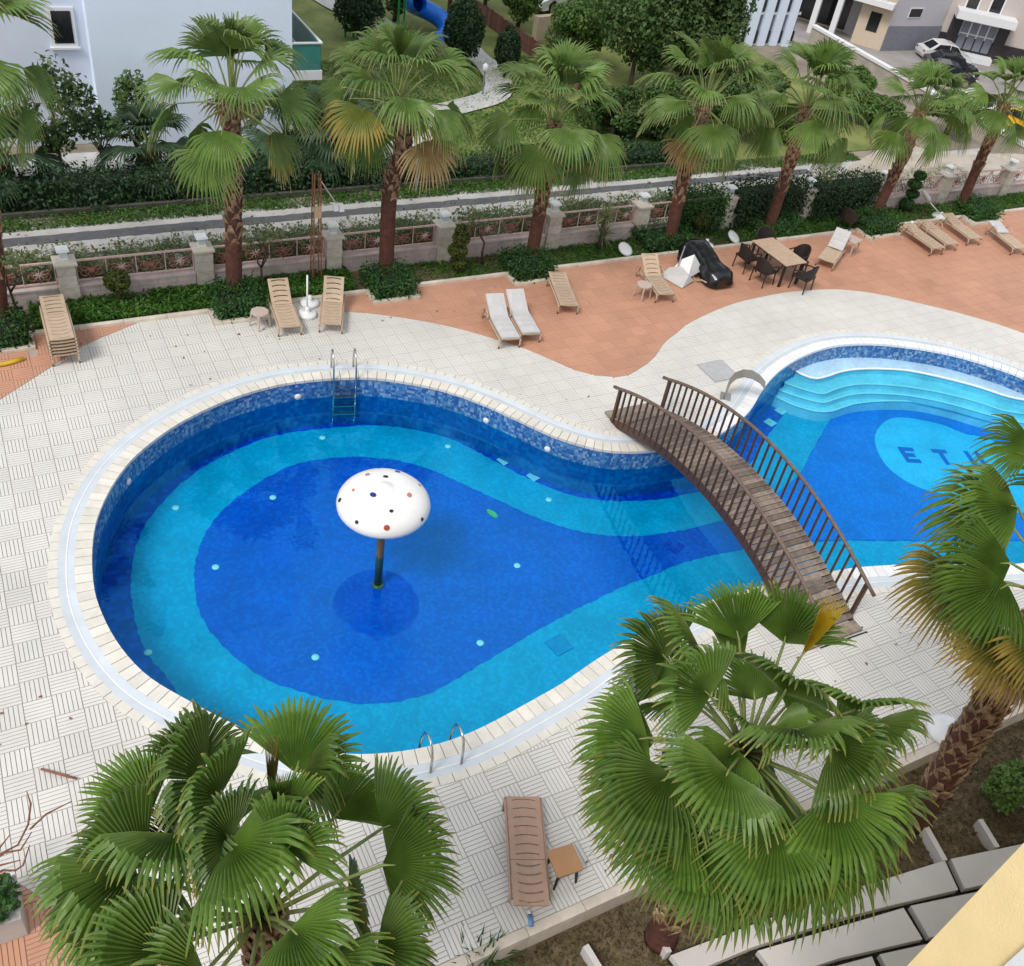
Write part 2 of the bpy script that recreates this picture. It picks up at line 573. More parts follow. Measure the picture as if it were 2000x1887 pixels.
gb = MB()
us = np.concatenate([np.arange(-60, 0, 10), np.arange(0, 100, 3), np.arange(100, 400, 30)])
vs_ = np.concatenate([np.arange(20.56, 100, 3), np.arange(100, 500, 30)])
nu = len(us)
verts = [(float(u), float(v), terrain(u, v) - 0.06) for v in vs_ for u in us]
faces = [(j * nu + i, j * nu + i + 1, (j + 1) * nu + i + 1, (j + 1) * nu + i) for j in range(len(vs_) - 1) for i in range(nu - 1)]
gb.add(verts, faces)
M_DIRT = mat("dirt_and_scrub", (0.20, 0.165, 0.12), 0.95, 0.3, 0.35, bump=0.5, bscale=6, col2=(0.34, 0.29, 0.23))
ground = struct(gb.build("ground", M_DIRT, smooth=True))

# ------------------------------------------------------------------ pool outline
RIM_PX = [(178, 1087), (183, 1033), (195, 995), (219, 947), (255, 899), (298, 862), (342, 831), (397, 802), (458, 776), (533, 754), (602, 743), (680, 738),
          (737, 739), (805, 749), (874, 764), (942, 788), (1010, 819), (1079, 851), (1130, 868), (1180, 880), (1225, 883), (1280, 880), (1330, 872), (1372, 862),
          (1405, 848), (1440, 825), (1466, 800), (1487, 764), (1512, 733), (1545, 708), (1581, 690), (1617, 678), (1662, 672), (1717, 672), (1777, 678), (1853, 691),
          (1928, 712), (2000, 738), (2090, 785), (2170, 860), (2190, 950), (2130, 1040), (2040, 1092), (1960, 1105), (1880, 1104), (1792, 1103), (1732, 1106), (1672, 1110),
          (1629, 1117), (1560, 1130), (1480, 1148), (1420, 1164), (1368, 1182), (1317, 1206), (1240, 1246), (1162, 1292), (1102, 1335), (1054, 1362), (1006, 1389),
          (948, 1420), (893, 1444), (842, 1459), (800, 1468), (736, 1475), (670, 1475), (600, 1466), (500, 1436), (420, 1399), (356, 1364), (328, 1349), (287, 1323),
          (250, 1286), (222, 1248), (202, 1210), (185, 1166), (180, 1132)]
rim = relax(pxcurve(RIM_PX, 0.0, True, 0.14), 4)
NR = len(rim)
_t = np.roll(rim, -1, 0) - np.roll(rim, 1, 0)
_t /= np.hypot(_t[:, 0], _t[:, 1])[:, None]
area = 0.5 * np.sum(rim[:, 0] * np.roll(rim[:, 1], -1) - np.roll(rim[:, 0], -1) * rim[:, 1])
out_n = np.stack([_t[:, 1], -_t[:, 0]], 1) * (1 if area > 0 else -1)


def off(d):
    return relax(rim + out_n * d, 2)


C1, C2, C3 = 0.27, 0.54, 0.69          # inner coping row, gutter, outer row
pool = struct(link("pool_basin", None))


def ring(a, za, b, zb, name, m, parent):
    n = len(a)
    mb = MB()
    mb.add([(x, y, za) for x, y in a] + [(x, y, zb) for x, y in b], [(i, (i + 1) % n, n + (i + 1) % n, n + i) for i in range(n)])
    return mb.build(name, m, parent, smooth=True)


ring(rim, -0.008, rim, -0.055, "coping_shade", mat("navy_shade", (0.008, 0.018, 0.07), 0.35, 0.1), pool)  # shadow of the coping overhang, painted as a thin navy band
ring(rim, -0.055, rim, WATER_Z - 0.02, "waterline_mosaic", M_WALLM, pool)
ring(rim, WATER_Z - 0.02, rim, FLOOR_Z, "pool_wall", M_UNDERW, pool)
fl = MB()
fl.add([(x, y, FLOOR_Z) for x, y in rim], [tuple(range(NR)) if area > 0 else tuple(range(NR))[::-1]])
fl.build("pool_floor", M_FDARK, pool)


def sheet(name, px, z, m, closed=True, world_pts=None, parent=None, clip=True):
    a = np.array(world_pts) if world_pts is not None else pxcurve(px, z, True, 0.1)
    if world_pts is None:
        a = a + np.random.default_rng(3).uniform(-.018, .018, a.shape)
    if clip:                                   # keep the sheet inside the basin
        ins = inside(rim, a[:, 0], a[:, 1])
        a = np.array([q if k else nearest(rim, q[0], q[1])[1] for q, k in zip(a, ins)])
    ar = np.sum(a[:, 0] * np.roll(a[:, 1], -1) - np.roll(a[:, 0], -1) * a[:, 1])
    idx = tuple(range(len(a)))
    return MB().add([(x, y, z) for x, y in a], [idx if ar > 0 else idx[::-1]]).build(name, m, parent or pool)


# cyan band of the large pool, then the dark centre that runs under the bridge, then the round emblem
sheet("floor_band", [(256, 1142), (260, 1094), (277, 1039), (308, 992), (359, 940), (427, 896), (513, 858), (600, 841), (720, 831), (805, 838), (874, 855), (925, 879),
                     (976, 906), (1028, 933), (1096, 961), (1161, 976), (1222, 979), (1286, 976), (1345, 965), (1420, 945), (1470, 900), (1500, 851), (1536, 803),
                     (1560, 770), (1700, 720), (1900, 740), (2150, 850), (2190, 1000), (2120, 1140), (1792, 1200), (1600, 1220), (1450, 1260), (1240, 1340), (1050, 1450),
                     (893, 1530), (736, 1560), (560, 1540), (400, 1440), (345, 1351), (318, 1313), (294, 1286), (273, 1245), (260, 1193)], FLOOR_Z + 0.005, M_FCYAN)
sheet("floor_centre", [(380, 1108), (390, 1067), (414, 1022), (455, 978), (513, 937), (581, 906), (680, 892), (771, 899), (839, 916), (908, 947), (976, 978), (1045, 1010),
                       (1113, 1033), (1181, 1045), (1250, 1047), (1316, 1038), (1361, 1029), (1430, 1010), (1500, 975), (1560, 927), (1581, 890), (1617, 827), (1640, 800),
                       (1680, 770), (1800, 760), (1950, 800), (2150, 900), (2150, 1030), (2000, 1056), (1792, 1057), (1660, 1056), (1593, 1058), (1500, 1066), (1406, 1082),
                       (1361, 1092), (1313, 1107), (1260, 1129), (1216, 1146), (1147, 1180), (1079, 1214), (1010, 1255), (942, 1296), (891, 1327), (839, 1354), (760, 1373),
                       (671, 1371), (579, 1348), (513, 1323), (469, 1293), (424, 1251), (393, 1204), (381, 1159)], FLOOR_Z + 0.010, M_FMID)
sheet("floor_azure", [(1500, 978), (1560, 929), (1581, 892), (1617, 829), (1640, 802), (1680, 772), (1800, 762), (1950, 802), (2150, 902), (2150, 1028), (2000, 1054), (1792, 1055),
                      (1660, 1054), (1593, 1056), (1500, 1064), (1470, 1020)], FLOOR_Z + 0.013, M_FRIGHT)
el_c = np.array(P2(1868, 905, FLOOR_Z))
el_px = [(1708, 858), (1717, 835), (1741, 818), (1780, 818), (1838, 830), (1883, 848), (1717, 890), (1738, 918), (1771, 942), (1813, 960)]
el_w = [np.array(P2(x, y, FLOOR_Z)) for x, y in el_px]
left = [el_w[i] for i in (5, 4, 3, 2, 1, 0, 6, 7, 8, 9)]
full = left + [2 * el_c - q for q in left]
sheet("floor_emblem", None, FLOOR_Z + 0.016, M_FLIGHT, world_pts=resample(spline(full, True), 0.15))

# letters laid in the emblem
M_LETTER = mat("letter_mosaic", (0.0, 0.085, 0.50), 0.3, 0.1)
TXT = {'E': [(0, 0, 1, .24), (0, .38, .85, .62), (0, .76, 1, 1), (0, 0, .3, 1)], 'T': [(0, .76, 1, 1), (.36, 0, .66, 1)], 'U': [(0, .2, .3, 1), (.7, .2, 1, 1), (0, 0, 1, .24)],
       'R': [(0, 0, .3, 1), (0, .76, .9, 1), (0, .4, .9, .6), (.68, .4, .98, 1), (.66, 0, .98, .42)]}
o_ = np.array(P2(1771, 904, FLOOR_Z))
ex = np.array(P2(1838, 908, FLOOR_Z)) - o_
ex *= 1 / np.hypot(*ex)
ey = np.array(P2(1752, 874, FLOOR_Z)) - o_
lh = np.hypot(*ey)
ey /= lh
lw = 0.42
adv = np.hypot(*(np.array(P2(1838, 908, FLOOR_Z)) - o_)) * 0.98
for k, chx in enumerate("ETU"):
    mb = MB()
    for j, (x0, y0, x1, y1) in enumerate(TXT[chx]):
        q = [o_ + ex * (adv * k + a * lw) + ey * (b * lh) for a, b in ((x0, y0), (x1, y0), (x1, y1), (x0, y1))]
        mb.prism([tuple(c) for c in q], FLOOR_Z + 0.017, FLOOR_Z + 0.021 + 0.001 * j, bottom=False)
    mb.build("letter", M_LETTER, pool)

# curved bench and steps at the far side of the second pool
STEPS = [(-0.455, [(1554, 724), (1569, 732), (1593, 739), (1617, 734), (1641, 726), (1672, 721), (1717, 720), (1777, 724), (1853, 740), (1913, 756), (1958, 771), (1985, 778), (2040, 790), (2110, 830)]),
         (-0.64, [(1533, 748), (1566, 759), (1605, 769), (1629, 761), (1657, 753), (1702, 750), (1777, 756), (1853, 770), (1913, 786), (1958, 801), (1985, 806), (2040, 815), (2110, 850)]),
         (-0.82, [(1521, 761), (1557, 774), (1605, 786), (1629, 780), (1660, 771), (1702, 768), (1777, 773), (1853, 788), (1928, 809), (2000, 826), (2060, 842), (2110, 870)]),
         (-1.00, [(1512, 773), (1551, 791), (1593, 803), (1623, 803), (1648, 795), (1678, 787), (1732, 783), (1792, 785), (1853, 797), (1913, 815), (1952, 826), (2020, 850), (2110, 890)])]
for k, (z, px) in enumerate(STEPS):
    e = resample(spline([P2(x, y, z) for x, y in px], False), 0.15, False)
    zb = STEPS[k + 1][0] if k < 3 else FLOOR_Z
    st = MB()
    ne = len(e)
    back = np.array([nearest(rim, *q)[1] for q in e])
    back = back + (back - e) / np.maximum(np.hypot(*(back - e).T), 1e-3)[:, None] * 0.03
    st.add([(x, y, z) for x, y in e] + [(x, y, z) for x, y in back], [(i, i + 1, ne + i + 1, ne + i) for i in range(ne - 1)])
    st.add([(x, y, z) for x, y in e] + [(x, y, zb - .02) for x, y in e], [(i, i + 1, ne + i + 1, ne + i) for i in range(ne - 1)])
    sob = st.build("pool_bench" if k == 0 else "pool_step", M_STEP, pool)
    MB().tube([(x, y, z - 0.005) for x, y in e], 0.035 if k == 0 else 0.022, 6).build("step_nosing", M_NOSE, sob, smooth=True)

water = MB()
water.add([(x, y, WATER_Z) for x, y in rim], [tuple(range(NR)) if area > 0 else tuple(range(NR))[::-1]])
struct(water.build("water", M_WATER))

# fittings in the basin
disc = MB().lathe([(0.075, 0), (0.07, 0.012), (0.03, 0.018)], 14).mesh("floor_inlet", M_PLASW, True)
for x, y in [(343, 992), (533, 972), (421, 1108), (289, 1275), (616, 1284), (938, 1256), (1010, 1105), (1072, 976), (875, 872), (630, 855)]:
    link("floor_inlet", disc, pool, P(x, y, FLOOR_Z + 0.012))
sq = MB().box(-.13, .13, -.13, .13, 0, .02).add([(-.05, -.05, .021), (.05, -.05, .021), (.05, .05, .021), (-.05, .05, .021)], [(0, 1, 2, 3)], 1).mesh("floor_drain", [M_STEP, M_KERB])
for x, y in [(985, 900), (1043, 931), (1525, 803), (1504, 826)]:
    link("floor_drain", sq, pool, P(x, y, FLOOR_Z + 0.012), 0.3)
M_DRAIN = mosaic_mat("drain_grille", [(0.0, 0.22, 0.50), (0.0, 0.26, 0.54)], 10)
dsq = MB().box(-.2, .2, -.2, .2, 0, .02).mesh("floor_drain", M_DRAIN)
link("floor_drain", dsq, pool, P(1092, 1260, FLOOR_Z + 0.012), 0.2)
dsq2 = MB().box(-.17, .17, -.17, .17, 0, .02).mesh("floor_drain", M_FDARK)
link("floor_drain", dsq2, pool, P(1316, 1067, FLOOR_Z + 0.014), 0.5)
for x, y in [(585, 782), (258, 943), (945, 826), (1075, 870)]:
    d, q, t = nearest(rim, *P2(x, y, -0.42))
    lamp = MB().lathe([(0.0, 0.03), (0.06, 0.025), (0.085, 0.0)], 14)
    nrm = Vector((t[1], -t[0], 0)) * (-1 if area > 0 else 1)
    link("pool_lamp", lamp.mesh("pool_lamp", M_PLASW, True), pool, (q[0], q[1], -0.42), nrm.to_track_quat('Z', 'Y').to_euler())

# coping: separate inner stones, a shallow gutter, an outer row
cop = struct(link("pool_coping", None))
o1, o2, o3 = off(C1), off(C2), off(C3)
gm = off((C1 + C2) / 2)
NST = 296
seg = np.hypot(*(np.roll(rim, -1, 0) - rim).T)
cum = np.concatenate([[0], np.cumsum(seg)])


def at(curve, s):
    s = s % cum[-1]
    i = int(np.searchsorted(cum, s, side='right')) - 1
    f = (s - cum[i]) / seg[i]
    return curve[i] * (1 - f) + curve[(i + 1) % NR] * f


inn = rim - out_n * 0.012
second = np.array(P2(1400, 870))
for k in range(NST):
    s0, s1 = cum[-1] * k / NST, cum[-1] * (k + 1) / NST
    g = 0.006
    mb = MB()
    top = 0.016 + rnd.uniform(-.0015, .0015)
    A, B = at(inn, s0 + g), at(inn, s1 - g)
    C, D = at(o1, s1 - g), at(o1, s0 + g)
    pl = [tuple(A), tuple(B), tuple(C), tuple(D)]
    if area < 0:
        pl = pl[::-1]
    if sum(pl[i][0] * pl[(i + 1) % 4][1] - pl[(i + 1) % 4][0] * pl[i][1] for i in range(4)) < 0:
        pl = pl[::-1]
    mb.prism(pl, -0.05, top)
    white = (A[0] > second[0] + 0.3)
    mb.build("coping_stone", M_COPEW if white else M_COPE, cop)
ring(inn, -0.045, o3, -0.010, "coping_bed", M_KERB, cop)
ring(o1, 0.012, gm, -0.004, "gutter_slope", M_GUTTER, cop)
ring(gm, -0.004, o2, 0.012, "gutter_slope", M_GUTTER, cop)
lt = off((C1 + C2) / 2 - 0.012)
rt_ = off((C1 + C2) / 2 + 0.012)
ring(lt, 0.003, rt_, 0.003, "gutter_grate", M_COPEW, cop)
mb = MB()
for k in range(NST):
    s0, s1 = cum[-1] * k / NST, cum[-1] * (k + 1) / NST
    g = 0.005
    pl = [tuple(at(o2, s0 + g)), tuple(at(o2, s1 - g)), tuple(at(o3, s1 - g)), tuple(at(o3, s0 + g))]
    if sum(pl[i][0] * pl[(i + 1) % 4][1] - pl[(i + 1) % 4][0] * pl[i][1] for i in range(4)) < 0:
        pl = pl[::-1]
    mb.prism(pl, -0.02, 0.013, bottom=False)
stuff(mb.build("outer_coping_row", M_COPE, cop))

# ------------------------------------------------------------------ terrace paving
TA = np.array([P2(*q) for q in [(-300, 960), (0, 781), (58, 744), (103, 715), (154, 680), (191, 663), (232, 646), (273, 629), (301, 620), (318, 606), (250, 560), (-300, 640)]])
TB_curve = pxcurve([(655, 600), (675, 608), (744, 615), (819, 626), (891, 641), (959, 660), (1027, 682), (1079, 704), (1130, 725), (1181, 735), (1222, 734), (1253, 718), (1278, 698),
                    (1299, 669), (1320, 652), (1354, 627), (1433, 593), (1525, 573), (1593, 566), (1648, 566), (1713, 574), (1799, 593), (1901, 619), (2000, 651), (2150, 710)], 0, False, 0.2)
TB = np.vstack([TB_curve, [(48, TB_curve[-1][1]), (48, 24), (TB_curve[0][0], 24)]])
TC = np.array([P2(*q) for q in [(-700, 1500), (-300, 1560), (0, 1700), (68, 1745), (130, 1782), (230, 1835), (330, 1875), (420, 1905)]] + [P2(420, 1905)[0:1] + (4.0,)] + [(-9.0, 4.0)])
terr = [TA, TB, TC]
FAR_V, NEAR_V = 20.42, 4.42
NOTCH = [(-1.5, 0.28), (4.25, 5.45), (8.2, 9.35), (12.25, 13.45), (25.3, 26.7), (30.4, 31.7)]
bed = MB()


# simple robust bed: cells of a coarse grid that do not touch the basin, plus finer cells along it
def cells(x0, x1, y0, y1, s, depth):
    nx_, ny_ = int(math.ceil((x1 - x0) / s)), int(math.ceil((y1 - y0) / s))
    for i in range(nx_):
        for j in range(ny_):
            a, b = x0 + i * s, y0 + j * s
            c, d = min(a + s, x1), min(b + s, y1)
            cx, cy = (a + c) / 2, (b + d) / 2
            dist = nearest(rim, cx, cy)[0]
            ins_ = bool(inside(rim, np.array([cx]), np.array([cy]))[0])
            if dist > s * 0.75 + 0.15:
                if not ins_:
                    bed.add([(a, b, -0.012), (c, b, -0.012), (c, d, -0.012), (a, d, -0.012)], [(0, 1, 2, 3)])
            elif depth:
                cells(a, c, b, d, s / 2, depth - 1)
            elif not ins_ and dist > 0.28:
                bed.add([(a, b, -0.012), (c, b, -0.012), (c, d, -0.012), (a, d, -0.012)], [(0, 1, 2, 3)])


cells(-9, 46, 4.31, 20.5, 2.0, 4)
deck = struct(bed.build("pool_deck", M_GROUT))


def tile_strips(orient):
    """one tile: six raised strips on a darker bed"""
    s = TILE
    n, gap, edge = 6, 0.011, 0.004
    w = (s - 2 * edge) / n
    r = []
    for k in range(n):
        a0, a1 = edge + k * w + gap / 2, edge + (k + 1) * w - gap / 2
        r.append((a0, edge, a1, s - edge) if orient == 0 else (edge, a0, s - edge, a1))
    return r


def strips_to(mb, polys, z0, z1, mi=0):
    for p_ in polys:
        if len(p_) >= 3:
            mb.prism(p_, z0, z1, mi, bottom=False)


TZ0, TZ1 = -0.012, 0.0
tile_me = {}
for kind, m in (("w", M_TILE), ("t", M_TERRA)):
    for o in (0, 1):
        mb = MB()
        strips_to(mb, [[(a - TILE / 2, b - TILE / 2), (c - TILE / 2, b - TILE / 2), (c - TILE / 2, d - TILE / 2), (a - TILE / 2, d - TILE / 2)] for a, b, c, d in tile_strips(o)], TZ0, TZ1)
        tile_me[kind, o] = mb.mesh("paving_tile", m)
i0, i1 = int((-8.5 - GX) / TILE), int((44 - GX) / TILE)
j0, j1 = int((NEAR_V - GY) / TILE) - 1, int((20.5 - GY) / TILE) + 1
ii, jj = np.meshgrid(np.arange(i0, i1), np.arange(j0, j1), indexing='ij')
cx, cy = GX + (ii + .5) * TILE, GY + (jj + .5) * TILE
in_pool = inside(o3, cx, cy)
in_t = [inside(t, cx, cy) for t in terr]
rest = {"w": MB(), "t": MB()}
whole = []
for i in range(ii.shape[0]):
    for j in range(ii.shape[1]):
        x, y = cx[i, j], cy[i, j]
        o = int((ii[i, j] + jj[i, j]) % 2)
        if y > FAR_V + TILE or y < NEAR_V - TILE:
            continue
        nt_ = [(a - .025, b + .025) for a, b in NOTCH]
        if y > 19.9 - TILE / 2 and any(a < x < b for a, b in nt_) and y - TILE / 2 > 19.86:
            continue
        dp, qp, tp = nearest(o3, x, y)
        cuts = []
        if in_pool[i, j] and dp > 0.29:
            continue
        if dp < 0.29:
            n = np.array([tp[1], -tp[0]])
            tst = qp + n * 0.05
            if inside(o3, np.array([tst[0]]), np.array([tst[1]]))[0]:
                n = -n
            cuts.append((qp, n))
        if y + TILE / 2 > FAR_V:
            cuts.append(((0, FAR_V), (0, -1)))
        if y - TILE / 2 < NEAR_V:
            cuts.append(((0, NEAR_V), (0, 1)))
        for a, b in nt_:
            if y + TILE / 2 > 19.9 and a - TILE / 2 < x < b + TILE / 2:
                if y - TILE / 2 < 19.86 and a < x < b:
                    cuts.append(((0, 19.86), (0, -1)))
                elif x < a:
                    cuts.append(((a, 0), (-1, 0)))
                elif x > b:
                    cuts.append(((b, 0), (1, 0)))
        tk = -1
        for k, t in enumerate(in_t):
            if t[i, j]:
                tk = k
        split = None
        for k, t in enumerate(terr):
            if abs(x) < 60:
                d, q, tg = nearest(t, x, y)
                if d < 0.285:
                    n = np.array([tg[1], -tg[0]])
                    tst = q + n * 0.03
                    if not inside(t, np.array([tst[0]]), np.array([tst[1]]))[0]:
                        n = -n
                    split = (q, n)
        base = [[(x - TILE / 2 + a, y - TILE / 2 + b), (x - TILE / 2 + c, y - TILE / 2 + b), (x - TILE / 2 + c, y - TILE / 2 + d), (x - TILE / 2 + a, y - TILE / 2 + d)] for a, b, c, d in tile_strips(o)]
        if not cuts and split is None:
            pq = Vector((x, y, 0)) - EYE
            w = pq.dot(FW)
            pxx, pyy = W0 / 2 + F_PX * pq.dot(RX) / w, H0 / 2 + F_PX * pq.dot(RY) / w
            vis = -30 < pxx < 2030 and -30 < pyy < 1917
            whole.append((0 if vis else 1, w, "t" if tk >= 0 else "w", o, x, y, base))
            continue

        def cutall(polys):
            for q, n in cuts:
                polys = [clip_half(p_, q, n) for p_ in polys]
                polys = [p_ for p_ in polys if len(p_) >= 3]
            return polys
        if split is None:
            strips_to(rest["t" if tk >= 0 else "w"], cutall(base), TZ0, TZ1)
        else:
            q, n = split
            strips_to(rest["t"], cutall([clip_half(p_, q + n * 0.012, n) for p_ in base]), TZ0, TZ1)
            strips_to(rest["w"], cutall([clip_half(p_, q, -n) for p_ in base]), TZ0, TZ1)
whole.sort(key=lambda t: (t[0], t[1]))
cnt = {"w": 0, "t": 0}
# terracotta grout bed shows between the strips of the red tiles
tb = MB()
for vis, w, kind, o, x, y, base in whole:
    if kind == "t":
        h = TILE / 2
        tb.add([(x - h, y - h, -0.0105), (x + h, y - h, -0.0105), (x + h, y + h, -0.0105), (x - h, y + h, -0.0105)], [(0, 1, 2, 3)])
patio = struct(tb.build("terracotta_patio", M_TGROUT))
for vis, w, kind, o, x, y, base in whole:
    if vis == 0 and cnt[kind] < 298:
        cnt[kind] += 1
        link("paving_tile", tile_me[kind, o], deck if kind == "w" else patio, (x, y, rnd.uniform(-.0008, .0008)))
    else:
        strips_to(rest[kind], base, TZ0, TZ1)
stuff(rest["w"].build("far_paving", M_TILE, deck))
stuff(rest["t"].build("far_paving", M_TERRA, patio))

# kerbs along the planting strips
kerb = struct(link("kerb", None))


def kerb_run(x0, y0, x1, y1, w=0.12, z=0.07, step=1.0, zb=-0.12):
    L = math.hypot(x1 - x0, y1 - y0)
    n = max(1, int(round(L / step)))
    a = math.atan2(y1 - y0, x1 - x0)
    for k in range(n):
        l = L / n
        mb = MB()
        mb.box(0.004, l - 0.004, -w / 2, w / 2, zb, z + rnd.uniform(-.004, .004))
        mb.build("kerb_stone", M_KERB, kerb, loc=(x0 + math.cos(a) * l * k, y0 + math.sin(a) * l * k, 0), rot=(0, 0, a))


KV = 20.48
u = -8.0
for a, b in NOTCH:
    kerb_run(u, KV, a - 0.06, KV)
    kerb_run(a, KV + .06, a, 19.98)
    kerb_run(a - .06, 19.92, b + .06, 19.92)
    kerb_run(b, 19.98, b, KV + .06)
    u = b + 0.06
kerb_run(u, KV, 45, KV)
kerb_run(-9, 4.36, 44, 4.36, 0.14, 0.012, 0.9, -0.5)

# ------------------------------------------------------------------ footbridge
bA, bB = Vector(P2(1287, 794, 0.12) + (0,)), Vector(P2(1668, 1207, 0.10) + (0,))     # far-side edge of the deck, both ends
bdir = (bB - bA).normalized()
bn = Vector((bdir.y, -bdir.x, 0))                                        # towards the large pool
if bn.x > 0:
    bn = -bn
BW, BL, BRISE, BH = 1.32, (bB - bA).length, 0.80, 0.80
bang = math.atan2(bdir.y, bdir.x)
bridge = thing("footbridge", "arched brown wooden footbridge with slim balusters across the neck of the pool", "bridge", (bA.x, bA.y, 0), bang)
sgn = 1 if Vector((-bdir.y, bdir.x, 0)).dot(bn) > 0 else -1


def arch(t):
    return 0.10 + BRISE * (1 - (2 * t - 1) ** 2)


NP = 56
pl_me = [MB().box(-0.5 * BL / NP * 1.02 + .008, 0.5 * BL / NP * 1.02 - .008, 0, BW, -0.035, 0).mesh("plank", M_WOOD) for _ in range(1)][0]
for k in range(NP):
    t = (k + .5) / NP
    sl = math.atan2((arch(t + .01) - arch(t - .01)), .02 * BL)
    o = link("plank", pl_me, bridge, (t * BL, 0 if sgn > 0 else -BW, arch(t) + rnd.uniform(-.004, .004)), (0, -sl, 0))
for y in (0.02, BW - 0.02):
    mb = MB()
    n = 28
    for k in range(n):
        t0, t1 = k / n, (k + 1) / n
        for z0, z1 in ((-0.24, -0.04),):
            q = []
            for t in (t0, t1):
                for dy in (-.035, .035):
                    q += [(t * BL, sgn * y + dy, arch(t) + z0), (t * BL, sgn * y + dy, arch(t) + z1)]
            mb.add(q, [(0, 1, 5, 4), (2, 6, 7, 3), (1, 3, 7, 5), (0, 4, 6, 2)])
    mb.build("stringer", M_WOODD, bridge)
    yy = sgn * (y - 0.03 if y < .5 else y + 0.03)
    rail = MB()
    q = []
    for k in range(37):
        t = -0.02 + 1.04 * k / 36
        q.append((t * BL, yy, arch(min(max(t, 0), 1)) + (0 if 0 <= t <= 1 else -0.05) + BH))
    rail.tube(q, 0.038, 8).build("handrail", M_RAIL, bridge, smooth=True)
    NB = 33
    bal = MB().box(-.018, .018, -.018, .018, -0.16, BH - .02).mesh("baluster", M_WOODD)
    post = MB().box(-.035, .035, -.035, .035, -0.10, BH - .02).mesh("post", M_WOODD)
    for k in range(NB + 2):
        t = 0.015 + 0.97 * k / (NB + 1)
        end = k in (0, NB + 1)
        link("post" if end else "baluster", post if end else bal, bridge, (t * BL, yy, arch(t)))
for t0, x0, x1 in ((0, -0.26, -0.02), (1, BL + 0.02, BL + 0.26)):
    y0, y1 = sorted((0, sgn * BW))
    MB().box(x0, x1, y0, y1, 0.0, 0.07).build("threshold_step", M_WOOD, bridge)
drain = thing("slot_drain", "pair of dark slot drains in the paving at the near end of the bridge", "drain", P(1650, 1245))
for a_, b_ in (((1610, 1253), (1685, 1225)), ((1602, 1266), (1694, 1234))):
    a_, b_ = P(*a_), P(*b_)
    l_ = b_ - a_
    m_ = Matrix.Translation(a_ - drain.location) @ Matrix.Rotation(math.atan2(l_.y, l_.x), 4, 'Z')
    MB().box(0, l_.length, -.016, .016, -.008, .004, mat=m_).build("slot", M_DARKG, drain)

# ------------------------------------------------------------------ mushroom fountain
mc = P(742, 1086, WATER_Z)
MR = 0.86
mush = thing("mushroom_fountain", "white mushroom shower with coloured dots standing in the large pool", "fountain", (mc.x, mc.y, FLOOR_Z))
zc = 2.18                                       # rim height above the pool floor
prof = []
for k in range(15):
    a = math.radians(-62 + 152 * k / 14)
    r = MR * math.cos(a) ** 0.8 if math.cos(a) > 0 else 0.0
    z = 0.42 * math.sin(a) if a > 0 else 0.28 * math.sin(a)
    prof.append((max(r, 0.0), zc + z))
prof = [(0.05, zc - .20)] + prof[0:14] + [(0.14, zc + 0.415), (0.11, zc + 0.445), (0.0, zc + 0.45)]
cap = MB().lathe(prof, 40).build("cap", M_WHITE, mush, smooth=True)


def cap_pt(az, el):
    a = math.radians(el)
    r = MR * math.cos(a) ** 0.8
    return Vector((r * math.cos(az), r * math.sin(az), zc + 0.42 * math.sin(a) if a > 0 else zc + 0.28 * math.sin(a)))


M_DOTS = {'r': mat("dot_red", (0.34, 0.06, 0.035), 0.5), 'o': mat("dot_rose", (0.50, 0.21, 0.15), 0.5), 'b': mat("dot_blue", (0.01, 0.03, 0.22), 0.4), 'k': mat("dot_black", (0.015, 0.02, 0.03), 0.4)}
cw = mc + Vector((0, 0, zc - (WATER_Z - FLOOR_Z)))
for x, y, c, rad in [(752, 950, 'k', .045), (734, 963, 'b', .058), (792, 963, 'o', .058), (764, 995, 'k', .042), (756, 1031, 'r', .062), (697, 1019, 'k', .042), (823, 1015, 'k', .042),
                     (664, 977, 'k', .05), (696, 957, 'o', .038), (721, 928, 'o', .05), (775, 924, 'b', .055), (817, 948, 'o', .036), (740, 910, 'k', .034)]:
    d = ray(x, y).normalized()
    best = None
    for az in np.linspace(0, 2 * math.pi, 120, endpoint=False):
        for el in range(-50, 82, 3):
            q = cap_pt(az, el) + Vector((mc.x, mc.y, FLOOR_Z))
            pq = q - EYE
            e = (pq - d * pq.dot(d)).length
            nrm = Vector((math.cos(az) * math.cos(math.radians(el)), math.sin(az) * math.cos(math.radians(el)), math.sin(math.radians(el)) * 1.4))
            if nrm.dot(-d) > 0.05 and (best is None or e < best[0]):
                best = (e, az, el, nrm)
    _, az, el, nrm = best
    rad *= 0.86
    dm = MB()
    nseg = 14
    ctr = cap_pt(az, el)
    nrm.normalize()
    t1 = nrm.cross(Vector((0, 0, 1))).normalized()
    t2 = nrm.cross(t1)
    ringp = [ctr + nrm * 0.004 + (t1 * math.cos(2 * math.pi * k / nseg) + t2 * math.sin(2 * math.pi * k / nseg)) * rad for k in range(nseg)]
    # press the dot onto the cap
    pr = []
    for q in ringp + [ctr]:
        rr, zz = math.hypot(q.x, q.y), q.z - zc
        lo, hi = -55.0, 84.0
        ea = max(lo, min(hi, math.degrees(math.atan2(zz / (0.42 if zz > 0 else 0.28), max(rr, 1e-3) / MR))))
        s_ = cap_pt(math.atan2(q.y, q.x), ea)
        pr.append(s_ + (s_ - Vector((0, 0, zc))).normalized() * 0.012)
    dm.add(pr, [(k, (k + 1) % nseg, nseg) for k in range(nseg)])
    dm.build("dot", M_DOTS[c], cap)
M_OLIVE = mat("olive_pole", (0.17, 0.125, 0.05), 0.4, 0.3, 8)
